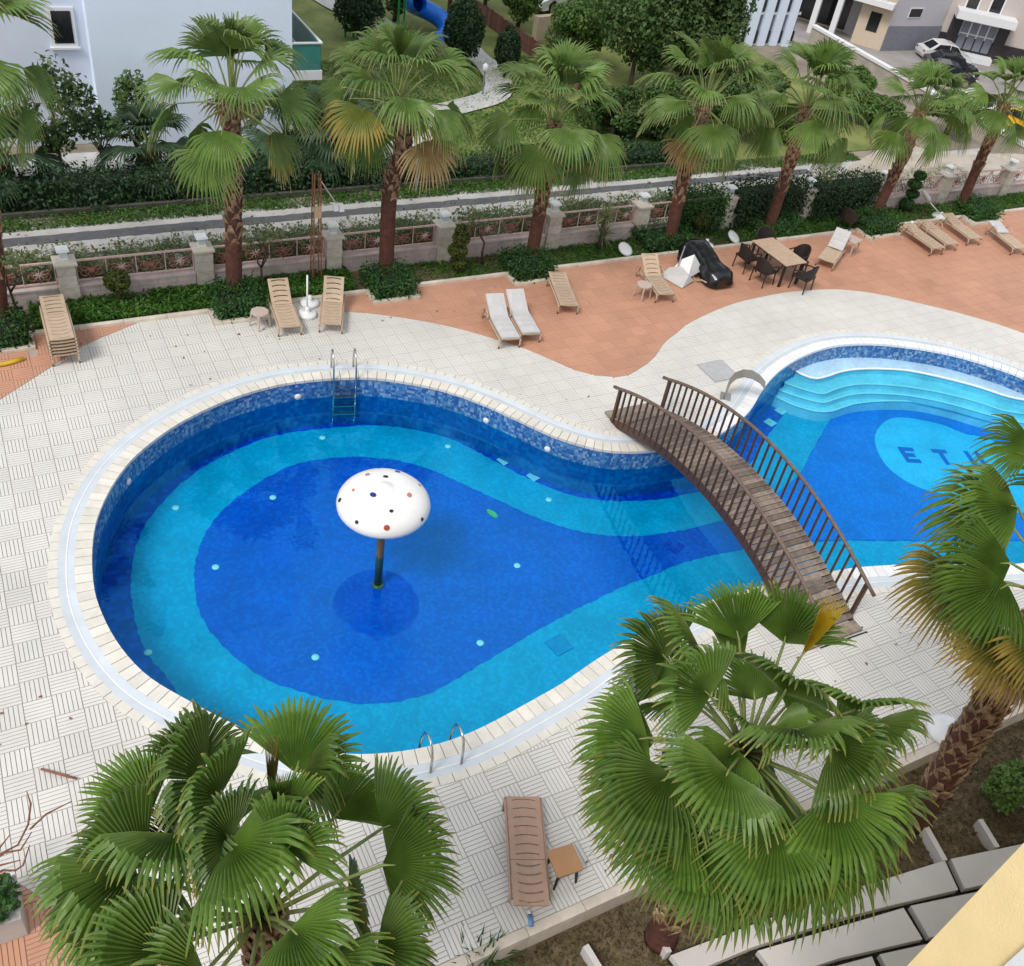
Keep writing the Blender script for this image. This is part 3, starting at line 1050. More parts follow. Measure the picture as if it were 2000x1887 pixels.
MB().lathe([(0.075, 0.0), (0.075, zc - 0.20)], 16).build("pole", M_OLIVE, mush, smooth=True)
MB().lathe([(0.13, 0.0), (0.13, 0.03), (0.08, 0.05)], 20).build("foot_plate", M_OLIVE, mush, smooth=True)
MB().lathe([(0.085, zc - 0.36), (0.085, zc - 0.20)], 16).build("collar", M_DOTS['r'], mush, smooth=True)

# ------------------------------------------------------------------ pool ladders


def ladder(a_px, b_px, label):
    qa, qb = Vector(P2(*a_px) + (0,)), Vector(P2(*b_px) + (0,))
    mid = (qa + qb) / 2
    d, q, t = nearest(rim, mid.x, mid.y)
    outw = Vector((mid.x - q[0], mid.y - q[1], 0))
    if not inside(rim, np.array([mid.x]), np.array([mid.y]))[0]:
        outw = outw.normalized() if outw.length > .02 else Vector((t[1], -t[0], 0))
    t = Vector((t[0], t[1], 0))
    n = Vector((t.y, -t.x, 0))
    tst = Vector((q[0], q[1], 0)) + n * .2
    if inside(rim, np.array([tst.x]), np.array([tst.y]))[0]:
        n = -n
    o = Vector((q[0], q[1], 0))
    ob = thing("pool_ladder", label, "ladder", o, 0, "stainless pool ladders")
    hw = 0.25
    for s in (-1, 1):
        pth = [o + t * s * hw + n * a + Vector((0, 0, z)) for a, z in ((0.42, 0.0), (0.41, 0.35), (0.36, 0.52), (0.26, 0.60), (0.14, 0.59), (0.03, 0.48), (-0.05, 0.25), (-0.08, 0.0), (-0.09, -0.5), (-0.09, -1.05))]
        MB().tube([p_ - o for p_ in pth], 0.021, 8).build("side_rail", M_STEEL, ob, smooth=True)
    for z in (-0.22, -0.47, -0.72, -0.95):
        mb = MB()
        c = -n * 0.09
        q4 = [c + t * (-hw) - n * .04, c + t * hw - n * .04, c + t * hw + n * .04, c + t * (-hw) + n * .04]
        mb.add([v + Vector((0, 0, z)) for v in q4] + [v + Vector((0, 0, z + .025)) for v in q4], [(3, 2, 1, 0), (4, 5, 6, 7), (0, 1, 5, 4), (1, 2, 6, 5), (2, 3, 7, 6), (3, 0, 4, 7)])
        mb.build("tread", M_STEEL, ob)
    return ob


ladder((655, 739), (691, 739), "stainless pool ladder on the far rim between the loungers and the mushroom")
ladder((826, 1463), (880, 1448), "stainless pool ladder on the near rim beside the front palm")

# ------------------------------------------------------------------ cascade spout and inspection hatch
sp0 = P(1416, 775)
sp1 = P(1482, 752, 0.55)
dirv = Vector((sp1.x - sp0.x, sp1.y - sp0.y, 0))
reach = min(dirv.length, 1.0)
spa = math.atan2(dirv.y, dirv.x)
spout = thing("water_cascade", "curved stainless steel cascade spout beside the second pool and the bridge", "fountain", sp0, spa)
mb = MB()
pr = [(-0.02, 0.0), (-0.03, 0.25), (-0.02, 0.48), (0.06, 0.66), (0.22, 0.78), (0.42, 0.80), (0.62, 0.73), (0.78, 0.60)]
hw = [0.10, 0.10, 0.11, 0.13, 0.15, 0.17, 0.18, 0.19]
vs2 = []
for (x, z), w in zip(pr, hw):
    vs2 += [(x, -w, z), (x, w, z)]
for (x, z), w in zip(pr, hw):
    vs2 += [(x + .035, -w, z - .03), (x + .035, w, z - .03)]
n = len(pr)
fs2 = []
for k in range(n - 1):
    a = 2 * k
    fs2 += [(a, a + 2, a + 3, a + 1), (2 * n + a, 2 * n + a + 1, 2 * n + a + 3, 2 * n + a + 2), (a, 2 * n + a, 2 * n + a + 2, a + 2), (a + 1, a + 3, 2 * n + a + 3, 2 * n + a + 1)]
fs2.append((2 * n - 2, 4 * n - 2, 4 * n - 1, 2 * n - 1))
mb.add(vs2, fs2).build("spout", mat("brushed_steel", (0.36, 0.33, 0.29), 0.42, 0.12, 6, metal=0.75), spout, smooth=False)
MB().box(-.12, .14, -.16, .16, 0.004, .02).build("base_plate", M_STEEL, spout)
hq = P(1403, 725)
hatch = thing("inspection_hatch", "square grey metal hatch set in the paving behind the cascade spout", "hatch", (hq.x, hq.y, 0.001))
MB().box(-.40, .40, -.40, .40, 0.0, .012).build("frame", mat("grey_metal", (0.34, 0.35, 0.37), 0.5, 0.1, 4), hatch)
MB().box(-.375, .375, -.375, .375, 0.012, .02).build("lid", mat("grey_lid", (0.42, 0.42, 0.43), 0.6, 0.12, 6), hatch)
gq = P(963, 1005, WATER_Z)
lf = MB()
lp = [(0.12 * math.cos(a) * (1.5 if math.cos(a) > 0 else 1), 0.07 * math.sin(a)) for a in np.linspace(0, 2 * math.pi, 14, endpoint=False)]
lf.prism(lp, 0.004, 0.012)
tag(lf.build("floating_leaf", mat("bright_green_leaf", (0.02, 0.38, 0.16), 0.5), loc=gq, rot=1.9), "small bright green leaf floating on the large pool", "leaf")

# ------------------------------------------------------------------ sun loungers


def slat_panel(L, W, n, bow, t=0.028, slot=0.024, rim_w=0.085):
    """panel in x (width) / y (0..L) with n curved slots"""
    mb = MB()
    hi = W / 2
    ix = hi - rim_w
    nx = 6
    pitch = L / n
    for s in (-1, 1):
        a, b = sorted((s * ix, s * hi))
        mb.box(a, b, 0, L, -t, 0)

    def strip(f0, f1):
        v = []
        for k in range(nx + 1):
            x = -ix + 2 * ix * k / nx
            b = bow * (1 - (x / ix) ** 2)
            for f, z in ((f0, 0), (f1, 0), (f0, -t), (f1, -t)):
                e = b if 0.001 < f < L - 0.001 else 0
                v.append((x, f + e, z - 0.012 * (1 - (x / ix) ** 2)))
        fs = []
        for k in range(nx):
            a = 4 * k
            fs += [(a, a + 4, a + 5, a + 1), (a + 2, a + 3, a + 7, a + 6), (a, a + 2, a + 6, a + 4), (a + 1, a + 5, a + 7, a + 3)]
        mb.add(v, fs)
    edges = [0.0] + [pitch * (k + .5) for k in range(n)] + [L]
    for k in range(n + 1):
        a = edges[k] + (slot / 2 if k else 0)
        b = edges[k + 1] - (slot / 2 if k < n else 0)
        strip(a, b)
    return mb


SEAT_L, BACK_L, LW = 1.12, 0.76, 0.56


def make_lounger(angle, m=None, cushion=None, arms=False, label="", group=None, ydead=0):
    m = m or M_TAN
    t = thing("sun_lounger", label, "sun lounger", (0, 0, 0), 0, group)
    zt = 0.34
    seat = slat_panel(SEAT_L, LW, 7, -0.03, slot=0.02).build("seat", m, t, loc=(0, -SEAT_L, zt))
    back = slat_panel(BACK_L, LW, 5, 0.03, slot=0.03).build("backrest", m, t, loc=(0, 0.01, zt), rot=(math.radians(angle), 0, 0))
    for s in (-1, 1):
        x = s * (LW / 2 + 0.025)
        pth = [(x, -SEAT_L - .01, zt - .07), (x, -SEAT_L + .12, zt - .05), (x, -.2, zt - .05), (x, .40, zt - .07), (x, .62, zt - .10)]
        MB().tube(pth, 0.026, 6).build("side_rail", m, t, smooth=True)
        MB().tube([(x, -SEAT_L + .10, zt - .06), (x, -SEAT_L + .02, zt - .16), (x, -SEAT_L + .08, 0.0)], [.028, .026, .022], 6).build("leg", m, t, smooth=True)
        MB().tube([(x, .50, zt - .08), (x, .57, 0.17), (x, .53, 0.0)], [.028, .026, .022], 6).build("leg", m, t, smooth=True)
        MB().tube([(x - .012, -SEAT_L + .06, .03), (x + .012, -SEAT_L + .06, .03)], .032, 8).build("wheel", M_DARKG, t)
        if arms:
            MB().tube([(x + s * .02, -.02, zt - .05), (x + s * .05, .02, zt + .12), (x + s * .05, .14, zt + .19), (x + s * .05, .30, zt + .17), (x + s * .03, .40, zt - .05)], 0.018, 6).build("armrest", m, t, smooth=True)
    if angle > 12:
        a = math.radians(angle)
        MB().tube([(-.2, .5 * math.cos(a), zt + .5 * math.sin(a) - .03), (-.2, .42, zt - .06)], .014, 5).build("prop", m, t)
        MB().tube([(.2, .5 * math.cos(a), zt + .5 * math.sin(a) - .03), (.2, .42, zt - .06)], .014, 5).build("prop", m, t)
    MB().tube([(-LW / 2 - .02, .53, .1), (LW / 2 + .02, .53, .1)], .014, 5).build("crossbar", m, t)
    if cushion is not None:
        for nm, L, par, y0, rx in (("seat_cushion", SEAT_L, t, -SEAT_L, 0), ("back_cushion", BACK_L, t, 0.0, angle)):
            if cushion == 'back' and nm == "seat_cushion":
                continue
            mb = MB()
            hw, th = 0.27, 0.06
            nx, ny = 4, 8
            gr = []
            for j in range(ny + 1):
                for i in range(nx + 1):
                    fx, fy = i / nx * 2 - 1, j / ny
                    e = 1 - 0.35 * max(abs(fx) ** 6, abs(2 * fy - 1) ** 10)
                    dip = 0.008 * math.cos(j * math.pi)
                    gr.append((fx * hw, 0.01 + fy * (L - .02), 0.004 + th * e + dip))
            fs = [(j * (nx + 1) + i, j * (nx + 1) + i + 1, (j + 1) * (nx + 1) + i + 1, (j + 1) * (nx + 1) + i) for j in range(ny) for i in range(nx)]
            mb.add(gr, fs)
            mb.box(-hw, hw, 0.01, L - .01, 0.003, 0.045)
            mb.build(nm, M_CUSH, t, smooth=False, loc=(0, y0 + (0.01 if y0 == 0 else 0), zt), rot=(math.radians(rx), 0, 0))
    return t


def place(t, foot, head, z=0.30, zoff=0.0, sc=0.87):
    """orient a lounger: pixel of the foot end and of the hinge, both on the bed height"""
    a, b = P(*foot, z + zoff), P(*head, z + zoff)
    d = (b - a)
    d.z = 0
    d.normalize()
    t.scale = (sc, sc, sc)
    c = a + d * SEAT_L * sc
    t.location = (c.x, c.y, zoff)
    t.rotation_euler = (0, 0, math.atan2(d.y, d.x) - math.pi / 2)
    return t


LG = "tan plastic loungers by the far planting strip"
place(make_lounger(3, M_PINKTAN, label="rose tan slatted lounger alone on the near deck beside a small brown table"), (1022, 1555), (1032, 1686))
place(make_lounger(38, label="tan slatted lounger just left of the white parasol bases", group=LG), (567, 637), (552, 597))
place(make_lounger(40, label="tan slatted lounger just right of the white parasol bases", group=LG), (646, 632), (650, 590))
place(make_lounger(30, cushion='all', label="cushioned white lounger on the left of the pair at the terracotta edge", group="cushioned loungers", arms=True), (998, 662), (974, 618))
place(make_lounger(30, cushion='all', label="cushioned white lounger on the right of the pair at the terracotta edge", group="cushioned loungers"), (1038, 652), (1013, 608))
place(make_lounger(4, label="tan lounger folded flat standing alone on the terracotta by the third palm", group=LG), (1112, 596), (1101, 568))
place(make_lounger(38, label="tan slatted lounger beside the folded white parasol and a small round table", group=LG, arms=True), (1303, 574), (1275, 537))
place(make_lounger(48, m=M_TAN, cushion='back', label="lounger with white back cushion beside two small tables near the dining set", arms=False), (1614, 508), (1634, 482))
RG = "flat loungers at the right end of the terracotta"
place(make_lounger(3, label="leftmost of the flat loungers with hooped armrests on the right terracotta", group=RG, arms=True), (1836, 484), (1806, 463))
place(make_lounger(3, label="second flat lounger with hooped armrests, pushed against the leftmost one", group=RG, arms=True), (1862, 476), (1834, 455))
place(make_lounger(8, label="flat lounger with hooped armrests standing apart below the kerb corner", group=RG, arms=True), (1908, 465), (1882, 446))
place(make_lounger(10, cushion='back', label="lounger with white cushion cut by the right edge of the picture", group=RG, arms=True), (1995, 484), (1962, 458))
SG = "stack of tan loungers at the left"
for k in range(6):
    nm = ["bottom", "second", "third", "fourth", "fifth", "top"][k]
    t = make_lounger(8, label="%s of the stacked tan loungers by the left stone pillar" % (nm if k in (0, 5) else nm + " from the bottom"), group=SG)
    place(t, (127, 692), (113, 638), zoff=0.0)
    t.location.z = 0.08 * k


# ------------------------------------------------------------------ small tables, parasol bases
def side_table(px, label, m, h=0.42, w=0.40, rz=0.0, octo=True, group=None, legm=None):
    q = P(*px, h)
    t = thing("side_table", label, "table", (q.x, q.y, 0), rz, group)
    c = 0.30 * w if octo else 0.05 * w
    hw = w / 2
    poly = [(-hw + c, -hw), (hw - c, -hw), (hw, -hw + c), (hw, hw - c), (hw - c, hw), (-hw + c, hw), (-hw, hw - c), (-hw, -hw + c)]
    MB().prism(poly, h - .035, h).build("table_top", m, t)
    for sx, sy in ((-1, -1), (1, -1), (1, 1), (-1, 1)):
        k = hw - .05
        MB().tube([(sx * (k - .02), sy * (k - .02), h - .03), (sx * (k + .02), sy * (k + .02), 0)], [.028, .018], 6).build("leg", legm or m, t)
    return t


M_BRTOP = mat("brown_table", (0.40, 0.21, 0.10), 0.5, 0.1, 4)
M_PALETOP = mat("pale_rose_plastic", (0.50, 0.40, 0.35), 0.5, 0.08, 4)
_a, _b = P(1091, 1707, .42), P(1133, 1694, .42)
side_table((1104, 1680), "small square brown table with dark legs beside the near lounger", M_BRTOP, 0.42, 0.40, math.atan2((_b - _a).y, (_b - _a).x), False, legm=M_DARKG)
side_table((507, 608), "small rose plastic table left of the tan loungers", M_PALETOP, rz=0.4, group="small plastic tables")
side_table((1259, 555), "small pale plastic table beside the lounger next to the folded parasol", M_PALETOP, rz=0.2, group="small plastic tables")
side_table((1665, 466), "small peach table beside the lounger with white back cushion", M_PALETOP, 0.5, 0.5, rz=0.3, octo=False, group="small plastic tables")


def parasol_base(px, label, pole=0.0, rad=0.24, tilt=None, group="white parasol bases"):
    q = P(*px, 0.06)
    t = thing("parasol_base", label, "parasol base", (q.x, q.y, 0.004), rnd.uniform(0, 3), group)
    if tilt:
        t.rotation_euler = tilt
        t.location.z = 0.12
    prof = [(rad * .9, 0), (rad, .03), (rad * .97, .07), (rad * .7, .095), (0, .10)] if tilt else [(rad * .96, 0), (rad, .03), (rad * .97, .07), (rad * .75, .10), (rad * .25, .12), (.06, .15), (.05, .24), (0, .24)]
    MB().lathe(prof, 18).build("weight", M_PLASW, t, smooth=True)
    if pole:
        MB().tube([(0, 0, .1), (0, 0, pole)], .022, 8).build("pole", M_PLASW, t, smooth=True)
    return t


parasol_base((600, 612), "front white parasol base with a tall white pole between the two tan loungers", 1.1)
parasol_base((605, 590), "rear white parasol base without pole between the two tan loungers", 0)
parasol_base((1219, 492), "white parasol base propped on the grass left of the folded parasol", 0, tilt=(.5, -.15, .6))
parasol_base((1430, 468), "white parasol base propped on the grass between the tarpaulin and the dining chairs", 0, tilt=(.6, 0, .6))
parasol_base((1379, 478), "white parasol base just behind the black tarpaulin", 0)
parasol_base((1852, 1428), "white parasol base with a thin pole under the right front palm", 0.9, 0.36)
parasol_base((1778, 442), "white parasol base behind the leftmost flat lounger", 0, 0.26)
q0 = P(1838, 420, .1)
t = thing("closed_parasol", "closed white parasol leaning on its base behind the flat loungers", "parasol", (q0.x, q0.y, 0.0))
MB().lathe([(0.28, .0), (0.3, .03), (0.27, .08), (.06, .12), (.05, .2)], 18).build("weight", M_PLASW, t, smooth=True)
q1 = PV(1806, 368, 20.95) - q0
MB().tube([(0, 0, .1), tuple(q1 * .5), tuple(q1)], .02, 8).build("pole", M_PLASW, t, smooth=True)
MB().tube([tuple(q1 * .62), tuple(q1 * .72), tuple(q1 * .95), tuple(q1 * 1.05)], [.04, .09, .07, .02], 10).build("canopy", M_CUSH, t, smooth=True)

# folded parasol lying on the terracotta
fa, fb = P(1300, 528, 0.1), P(1344, 556, 0.05)
t = thing("folded_parasol", "folded white and grey parasol lying between a tan lounger and the black tarpaulin", "parasol", (fa.x, fa.y, 0.01), math.atan2((fb - fa).y, (fb - fa).x))
L = (fb - fa).length * 1.0
mb = MB()
mb.add([(0, -.25, 0), (0, .30, .02), (L, -.28, .01), (L * .95, .34, .05), (L * .5, .06, .40), (L * .1, .02, .22), (L * .9, 0.05, .26)], [(0, 2, 6, 4), (0, 4, 5), (1, 5, 4), (1, 4, 3), (3, 4, 6), (2, 3, 6), (0, 5, 1)])
mb.build("canopy", M_CUSH, t)
mb = MB()
mb.add([(L * .05, .2, .04), (L * .75, .25, .05), (L * .9, .75, .25), (L * .5, .62, .62), (L * .2, .45, .40)], [(0, 1, 2, 3, 4), (4, 3, 2, 1, 0)])
mb.build("canopy_flap", M_PLASW, t)
MB().tube([(L * .3, .15, .1), (L * .1, .55, .75)], .018, 6).build("pole", M_STEEL, t)

# black tarpaulin over a lounger
ca, cb = P(1352, 488, 0.35), P(1408, 540, 0.3)
dv = cb - ca
t = thing("covered_lounger", "lounger under a glossy black tarpaulin with its tan leg showing", "covered lounger", ((ca.x + cb.x) / 2, (ca.y + cb.y) / 2, 0), math.atan2(dv.y, dv.x))
M_TARP = mat("black_tarpaulin", (0.008, 0.009, 0.012), 0.22, 0.3, 4, bump=0.6, bscale=7, spec=0.6)
L = dv.length + 0.5
mb = MB()
nx, ny = 18, 10
g_ = []
for i in range(nx + 1):
    fx = i / nx
    top = 0.62 + 0.22 * math.sin(fx * 5.1) * (1 - fx) - 0.12 * fx
    for j in range(ny + 1):
        a = math.pi * j / ny
        w = 0.42 + 0.05 * math.sin(fx * 9) + 0.06 * rnd.uniform(-1, 1) * (0.15 + abs(math.cos(a)))
        ee = (1 - abs(2 * fx - 1) ** 8) * .35 + .65
        zz = top * (math.sin(a) ** 0.45 if math.sin(a) > 0 else 0) * ee
        g_.append(((fx - .5) * L, -w * math.copysign(abs(math.cos(a)) ** 0.6, math.cos(a)) * ee, max(0.02, zz + 0.03 * rnd.uniform(-1, 1) * math.sin(a)) if 0 < j < ny else 0.10))
fs = [(i * (ny + 1) + j, (i + 1) * (ny + 1) + j, (i + 1) * (ny + 1) + j + 1, i * (ny + 1) + j + 1) for i in range(nx) for j in range(ny)]
fs += [tuple(range(ny, -1, -1)), tuple(nx * (ny + 1) + j for j in range(ny + 1))]
mb.add(g_, fs).build("tarpaulin", M_TARP, t, smooth=True)
for s in (-1, 1):
    MB().tube([(-.35, s * .50, .30), (-.15, s * .54, .32), (.05, s * .52, .22), (.22, s * .53, .04), (.38, s * .53, .02), (.55, s * .50, .14), (.75, s * .46, .16)], .022, 6).build("leg_frame", M_TAN, t, smooth=True)

# ------------------------------------------------------------------ dining set
tc_ = [P(x, y, 0.74) for x, y in ((1483, 475), (1512, 470), (1563, 506), (1532, 513))]
ctr = sum(tc_, Vector()) / 4
e1 = ((tc_[2] + tc_[3]) - (tc_[0] + tc_[1])) / 2
e2 = ((tc_[1] + tc_[2]) - (tc_[0] + tc_[3])) / 2
tang = math.atan2(e1.y, e1.x)
TL, TW = 1.55, 0.82
table = thing("dining_table", "rectangular pale wood dining table among dark wicker armchairs", "table", (ctr.x, ctr.y, 0), tang)
M_PWOOD = mat("pale_wood_top", (0.50, 0.35, 0.25), 0.45, 0.12, 6)
for k in range(5):
    w = TW / 5
    MB().box(-TL / 2, TL / 2, -TW / 2 + k * w + .003, -TW / 2 + (k + 1) * w - .003, .71, .74).build("top_board", M_PWOOD, table)
MB().box(-TL / 2 + .06, TL / 2 - .06, -TW / 2 + .06, TW / 2 - .06, .65, .709).build("apron", M_DARKP, table)
for sx in (-1, 1):
    for sy in (-1, 1):
        MB().box(sx * (TL / 2 - .08) - .03, sx * (TL / 2 - .08) + .03, sy * (TW / 2 - .08) - .03, sy * (TW / 2 - .08) + .03, 0, .66).build("leg", M_DARKP, table)


def armchair(x, y, face, label):
    c = Vector((ctr.x, ctr.y, 0)) + Matrix.Rotation(tang, 3, 'Z') @ Vector((x, y, 0))
    t = thing("wicker_armchair", label, "chair", c, tang + face, "dark wicker armchairs at the dining table")
    MB().box(-.26, .26, -.25, .25, .40, .45).build("seat", M_DARKP, t)
    mb = MB()
    n = 9
    q = []
    for k in range(n):
        a = math.radians(-75 + 150 * k / (n - 1))
        h = .86 - .22 * (abs(a) / 1.31) ** 2
        for r in (0.27, 0.30):
            xx, yy = math.sin(a) * r, -(math.cos(a) * r) + .02
            q += [(xx, yy, .45), (xx * 1.05, yy * 1.12, h)]
    fs = []
    for k in range(n - 1):
        a = 4 * k
        fs += [(a, a + 4, a + 5, a + 1), (a + 2, a + 3, a + 7, a + 6), (a + 1, a + 5, a + 7, a + 3)]
    fs += [(0, 1, 3, 2), (4 * n - 4, 4 * n - 2, 4 * n - 1, 4 * n - 3)]
    mb.add(q, fs).build("backrest", M_DARKP, t)
    for s in (-1, 1):
        MB().tube([(s * .28, -.12, .66), (s * .29, .10, .64), (s * .28, .24, .60), (s * .26, .24, .42)], .022, 6).build("armrest", M_DARKP, t, smooth=True)
        for yy in (-.22, .22):
            MB().tube([(s * .23, yy, .42), (s * .25, yy * 1.1, 0)], [.022, .017], 6).build("leg", M_DARKP, t)
    return t


armchair(-0.45, -0.72, 0.0, "dark wicker armchair at the long near side of the table, left one")
armchair(0.35, -0.72, 0.15, "dark wicker armchair at the long near side of the table, right one")
armchair(-0.98, 0.35, -1.9, "dark wicker armchair at the far left corner of the table, next to the lawn")
armchair(0.1, 0.75, math.pi, "dark wicker armchair tucked behind the far long side of the table")
armchair(0.98, 0.25, math.pi * .6, "dark wicker armchair at the right end of the table")
cq = P(1648, 450, 0)
t = armchair(0, 0, 0.3, "dark folding chair with pale arms at the kerb behind the white cushioned lounger")
t.location = (cq.x, cq.y, 0)
del t['group']

# foam tube at the left edge
nq = [P(x, y, 0.04) for x, y in ((-60, 718), (-20, 716), (5, 712), (25, 707), (46, 700))]
o = nq[0].copy()
tag(MB().tube([p_ - o for p_ in nq], 0.045, 8).build("foam_tube", mat("yellow_foam", (0.62, 0.42, 0.02), 0.6), smooth=True, loc=o), "yellow foam tube on the terracotta at the left edge", "foam tube")
bq = P(1036, 1795, 0.03)
t = thing("plastic_bottle", "tiny blue and white plastic bottle lying behind the near lounger", "bottle", bq, 1.2)
MB().tube([(-.10, 0, 0), (.06, 0, 0)], .032, 8).build("body", mat("blue_label", (0.12, 0.25, 0.5), 0.3), t, smooth=True)
MB().tube([(.06, 0, 0), (.10, 0, 0), (.13, 0, 0)], [.03, .014, .013], 8).build("neck", M_PLASW, t, smooth=True)

# ------------------------------------------------------------------ leaf clouds
def leaf_cloud(name, pts, size, m, parent=None, seed=0, tilt=0.9, aspect=0.55, loc=None, nrm=None):
    """many small folded leaves at the given points (numpy n x 3)"""
    r = np.random.default_rng(seed)
    n = len(pts)
    sz = size * r.uniform(0.6, 1.35, n)[:, None]
    d = r.normal(size=(n, 3))
    d /= np.linalg.norm(d, axis=1)[:, None]
    up = np.tile([0, 0, 1.0], (n, 1)) if nrm is None else nrm.copy()
    up = up + r.normal(size=(n, 3)) * tilt
    up /= np.linalg.norm(up, axis=1)[:, None]
    s = np.cross(up, d)
    s /= np.maximum(np.linalg.norm(s, axis=1)[:, None], 1e-6)
    d = np.cross(s, up)
    a = pts - d * sz * 0.5
    c = pts + d * sz * 0.5
    b = pts + s * sz * aspect * 0.5 + up * sz * 0.10
    e = pts - s * sz * aspect * 0.5 + up * sz * 0.10
    V = np.stack([a, b, c, e], 1).reshape(-1, 3)
    me = bpy.data.meshes.new(name)
    me.vertices.add(4 * n)
    me.vertices.foreach_set('co', V.astype(np.float32).ravel())
    me.loops.add(4 * n)
    me.loops.foreach_set('vertex_index', np.arange(4 * n, dtype=np.int32))
    me.polygons.add(n)
    me.polygons.foreach_set('loop_start', np.arange(0, 4 * n, 4, dtype=np.int32))
    me.materials.append(m)
    me.update(calc_edges=True)
    me.validate()
    return link(name, me, parent, loc)


def box_leaf_pts(x0, x1, y0, y1, z0, z1, n, r, jit=0.06):
    """points on the top and sides of a rounded box, with some depth"""
    dx, dy, dz = x1 - x0, y1 - y0, z1 - z0
    ar = np.array([dx * dy * 1.2, dx * dz, dx * dz, dy * dz, dy * dz])
    f = r.choice(5, n, p=ar / ar.sum())
    a, b = r.random(n), r.random(n)
    p_ = np.zeros((n, 3))
    p_[:, 0] = np.where(f <= 2, x0 + a * dx, np.where(f == 3, x0, x1))
    p_[:, 1] = np.where(f == 0, y0 + b * dy, np.where(f == 1, y0, np.where(f == 2, y1, y0 + a * dy)))
    p_[:, 2] = np.where(f == 0, z1, z0 + b * dz)
    nr = np.zeros((n, 3))
    nr[f == 0, 2] = 1
    nr[f == 1, 1] = -1
    nr[f == 2, 1] = 1
    nr[f == 3, 0] = -1
    nr[f == 4, 0] = 1
    nr[:, 2] += 0.4
    wob = 0.5 * np.sin(p_[:, 0] * 3.1 + p_[:, 2] * 2) + 0.5 * np.sin(p_[:, 1] * 4.3 + p_[:, 0] * 1.7)
    p_ += nr * (wob * jit)[:, None] + r.normal(size=(n, 3)) * jit
    return p_, nr


def hedge(name, label, x0, x1, y0, y1, h, m, n, size=0.09, jit=0.06, core=True, seed=0, group=None, cat="hedge", z0=-0.05):
    r = np.random.default_rng(seed)
    cx_, cy_ = (x0 + x1) / 2, (y0 + y1) / 2
    t = thing(name, label, cat, (cx_, cy_, z0), 0, group)
    p_, nr = box_leaf_pts(x0 - cx_, x1 - cx_, y0 - cy_, y1 - cy_, 0.02, h - z0, n, r, jit)
    leaf_cloud("foliage", p_, size, m, t, seed, 0.6, nrm=nr)
    if core:
        i = jit + 0.05
        mb = MB()
        nx = max(2, int((x1 - x0) / 0.4))
        mb.box(x0 - cx_ + i, x1 - cx_ - i, y0 - cy_ + i, y1 - cy_ - i, 0.0, h - z0 - i)
        mb.build("inner_twigs", M_TWIG, t)
    return t


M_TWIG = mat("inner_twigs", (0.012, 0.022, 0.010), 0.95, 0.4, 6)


def blob_pts(c, rad, n, r, flat=1.0):
    d = r.normal(size=(n, 3))
    d /= np.linalg.norm(d, axis=1)[:, None]
    q = d * (r.random(n) ** 0.35)[:, None] * np.array(rad)
    return q + np.array(c), d


def tree(name, label, base, trunk_h, crown_c, crown_r, n, size, m, seed, lobes=9, cat="tree", group=None, tr=0.10, bm=None, spread=1.0, branches=6):
    """tapered trunk with limbs and a crown made of leaf clumps of uneven size"""
    r = np.random.default_rng(seed)
    t = thing(name, label, cat, base, 0, group)
    cc = np.array(crown_c, float)
    cr_ = np.array(crown_r, float)
    tk = MB()
    tk.tube([(0, 0, -0.1), (tr * .3, 0, trunk_h * .5), (cc[0] * .3, cc[1] * .3, trunk_h), (cc[0], cc[1], cc[2] + cr_[2] * .5)], [tr, tr * .85, tr * .7, tr * .2], 8)
    P_, N_ = [], []
    for k in range(lobes):
        d = r.normal(size=3)
        d /= np.linalg.norm(d)
        d[2] = d[2] * .8 + .1
        c = cc + d * cr_ * r.uniform(.45, .8) * spread
        rr = cr_ * r.uniform(.28, .5)
        q, nn = blob_pts(c, rr, max(8, int(n / lobes)), r)
        P_.append(q)
        N_.append(nn)
        if k < branches:
            tk.tube([(cc[0] * .2, cc[1] * .2, trunk_h * .9), tuple((c + np.array([0, 0, trunk_h * .9])) * .5), tuple(c)], [tr * .45, tr * .28, tr * .08], 5)
    tk.build("trunk", bm or M_BARK, t, smooth=True)
    leaf_cloud("crown", np.vstack(P_), size, m, t, seed + 1, 0.8, nrm=np.vstack(N_) + [0, 0, .5])
    return t


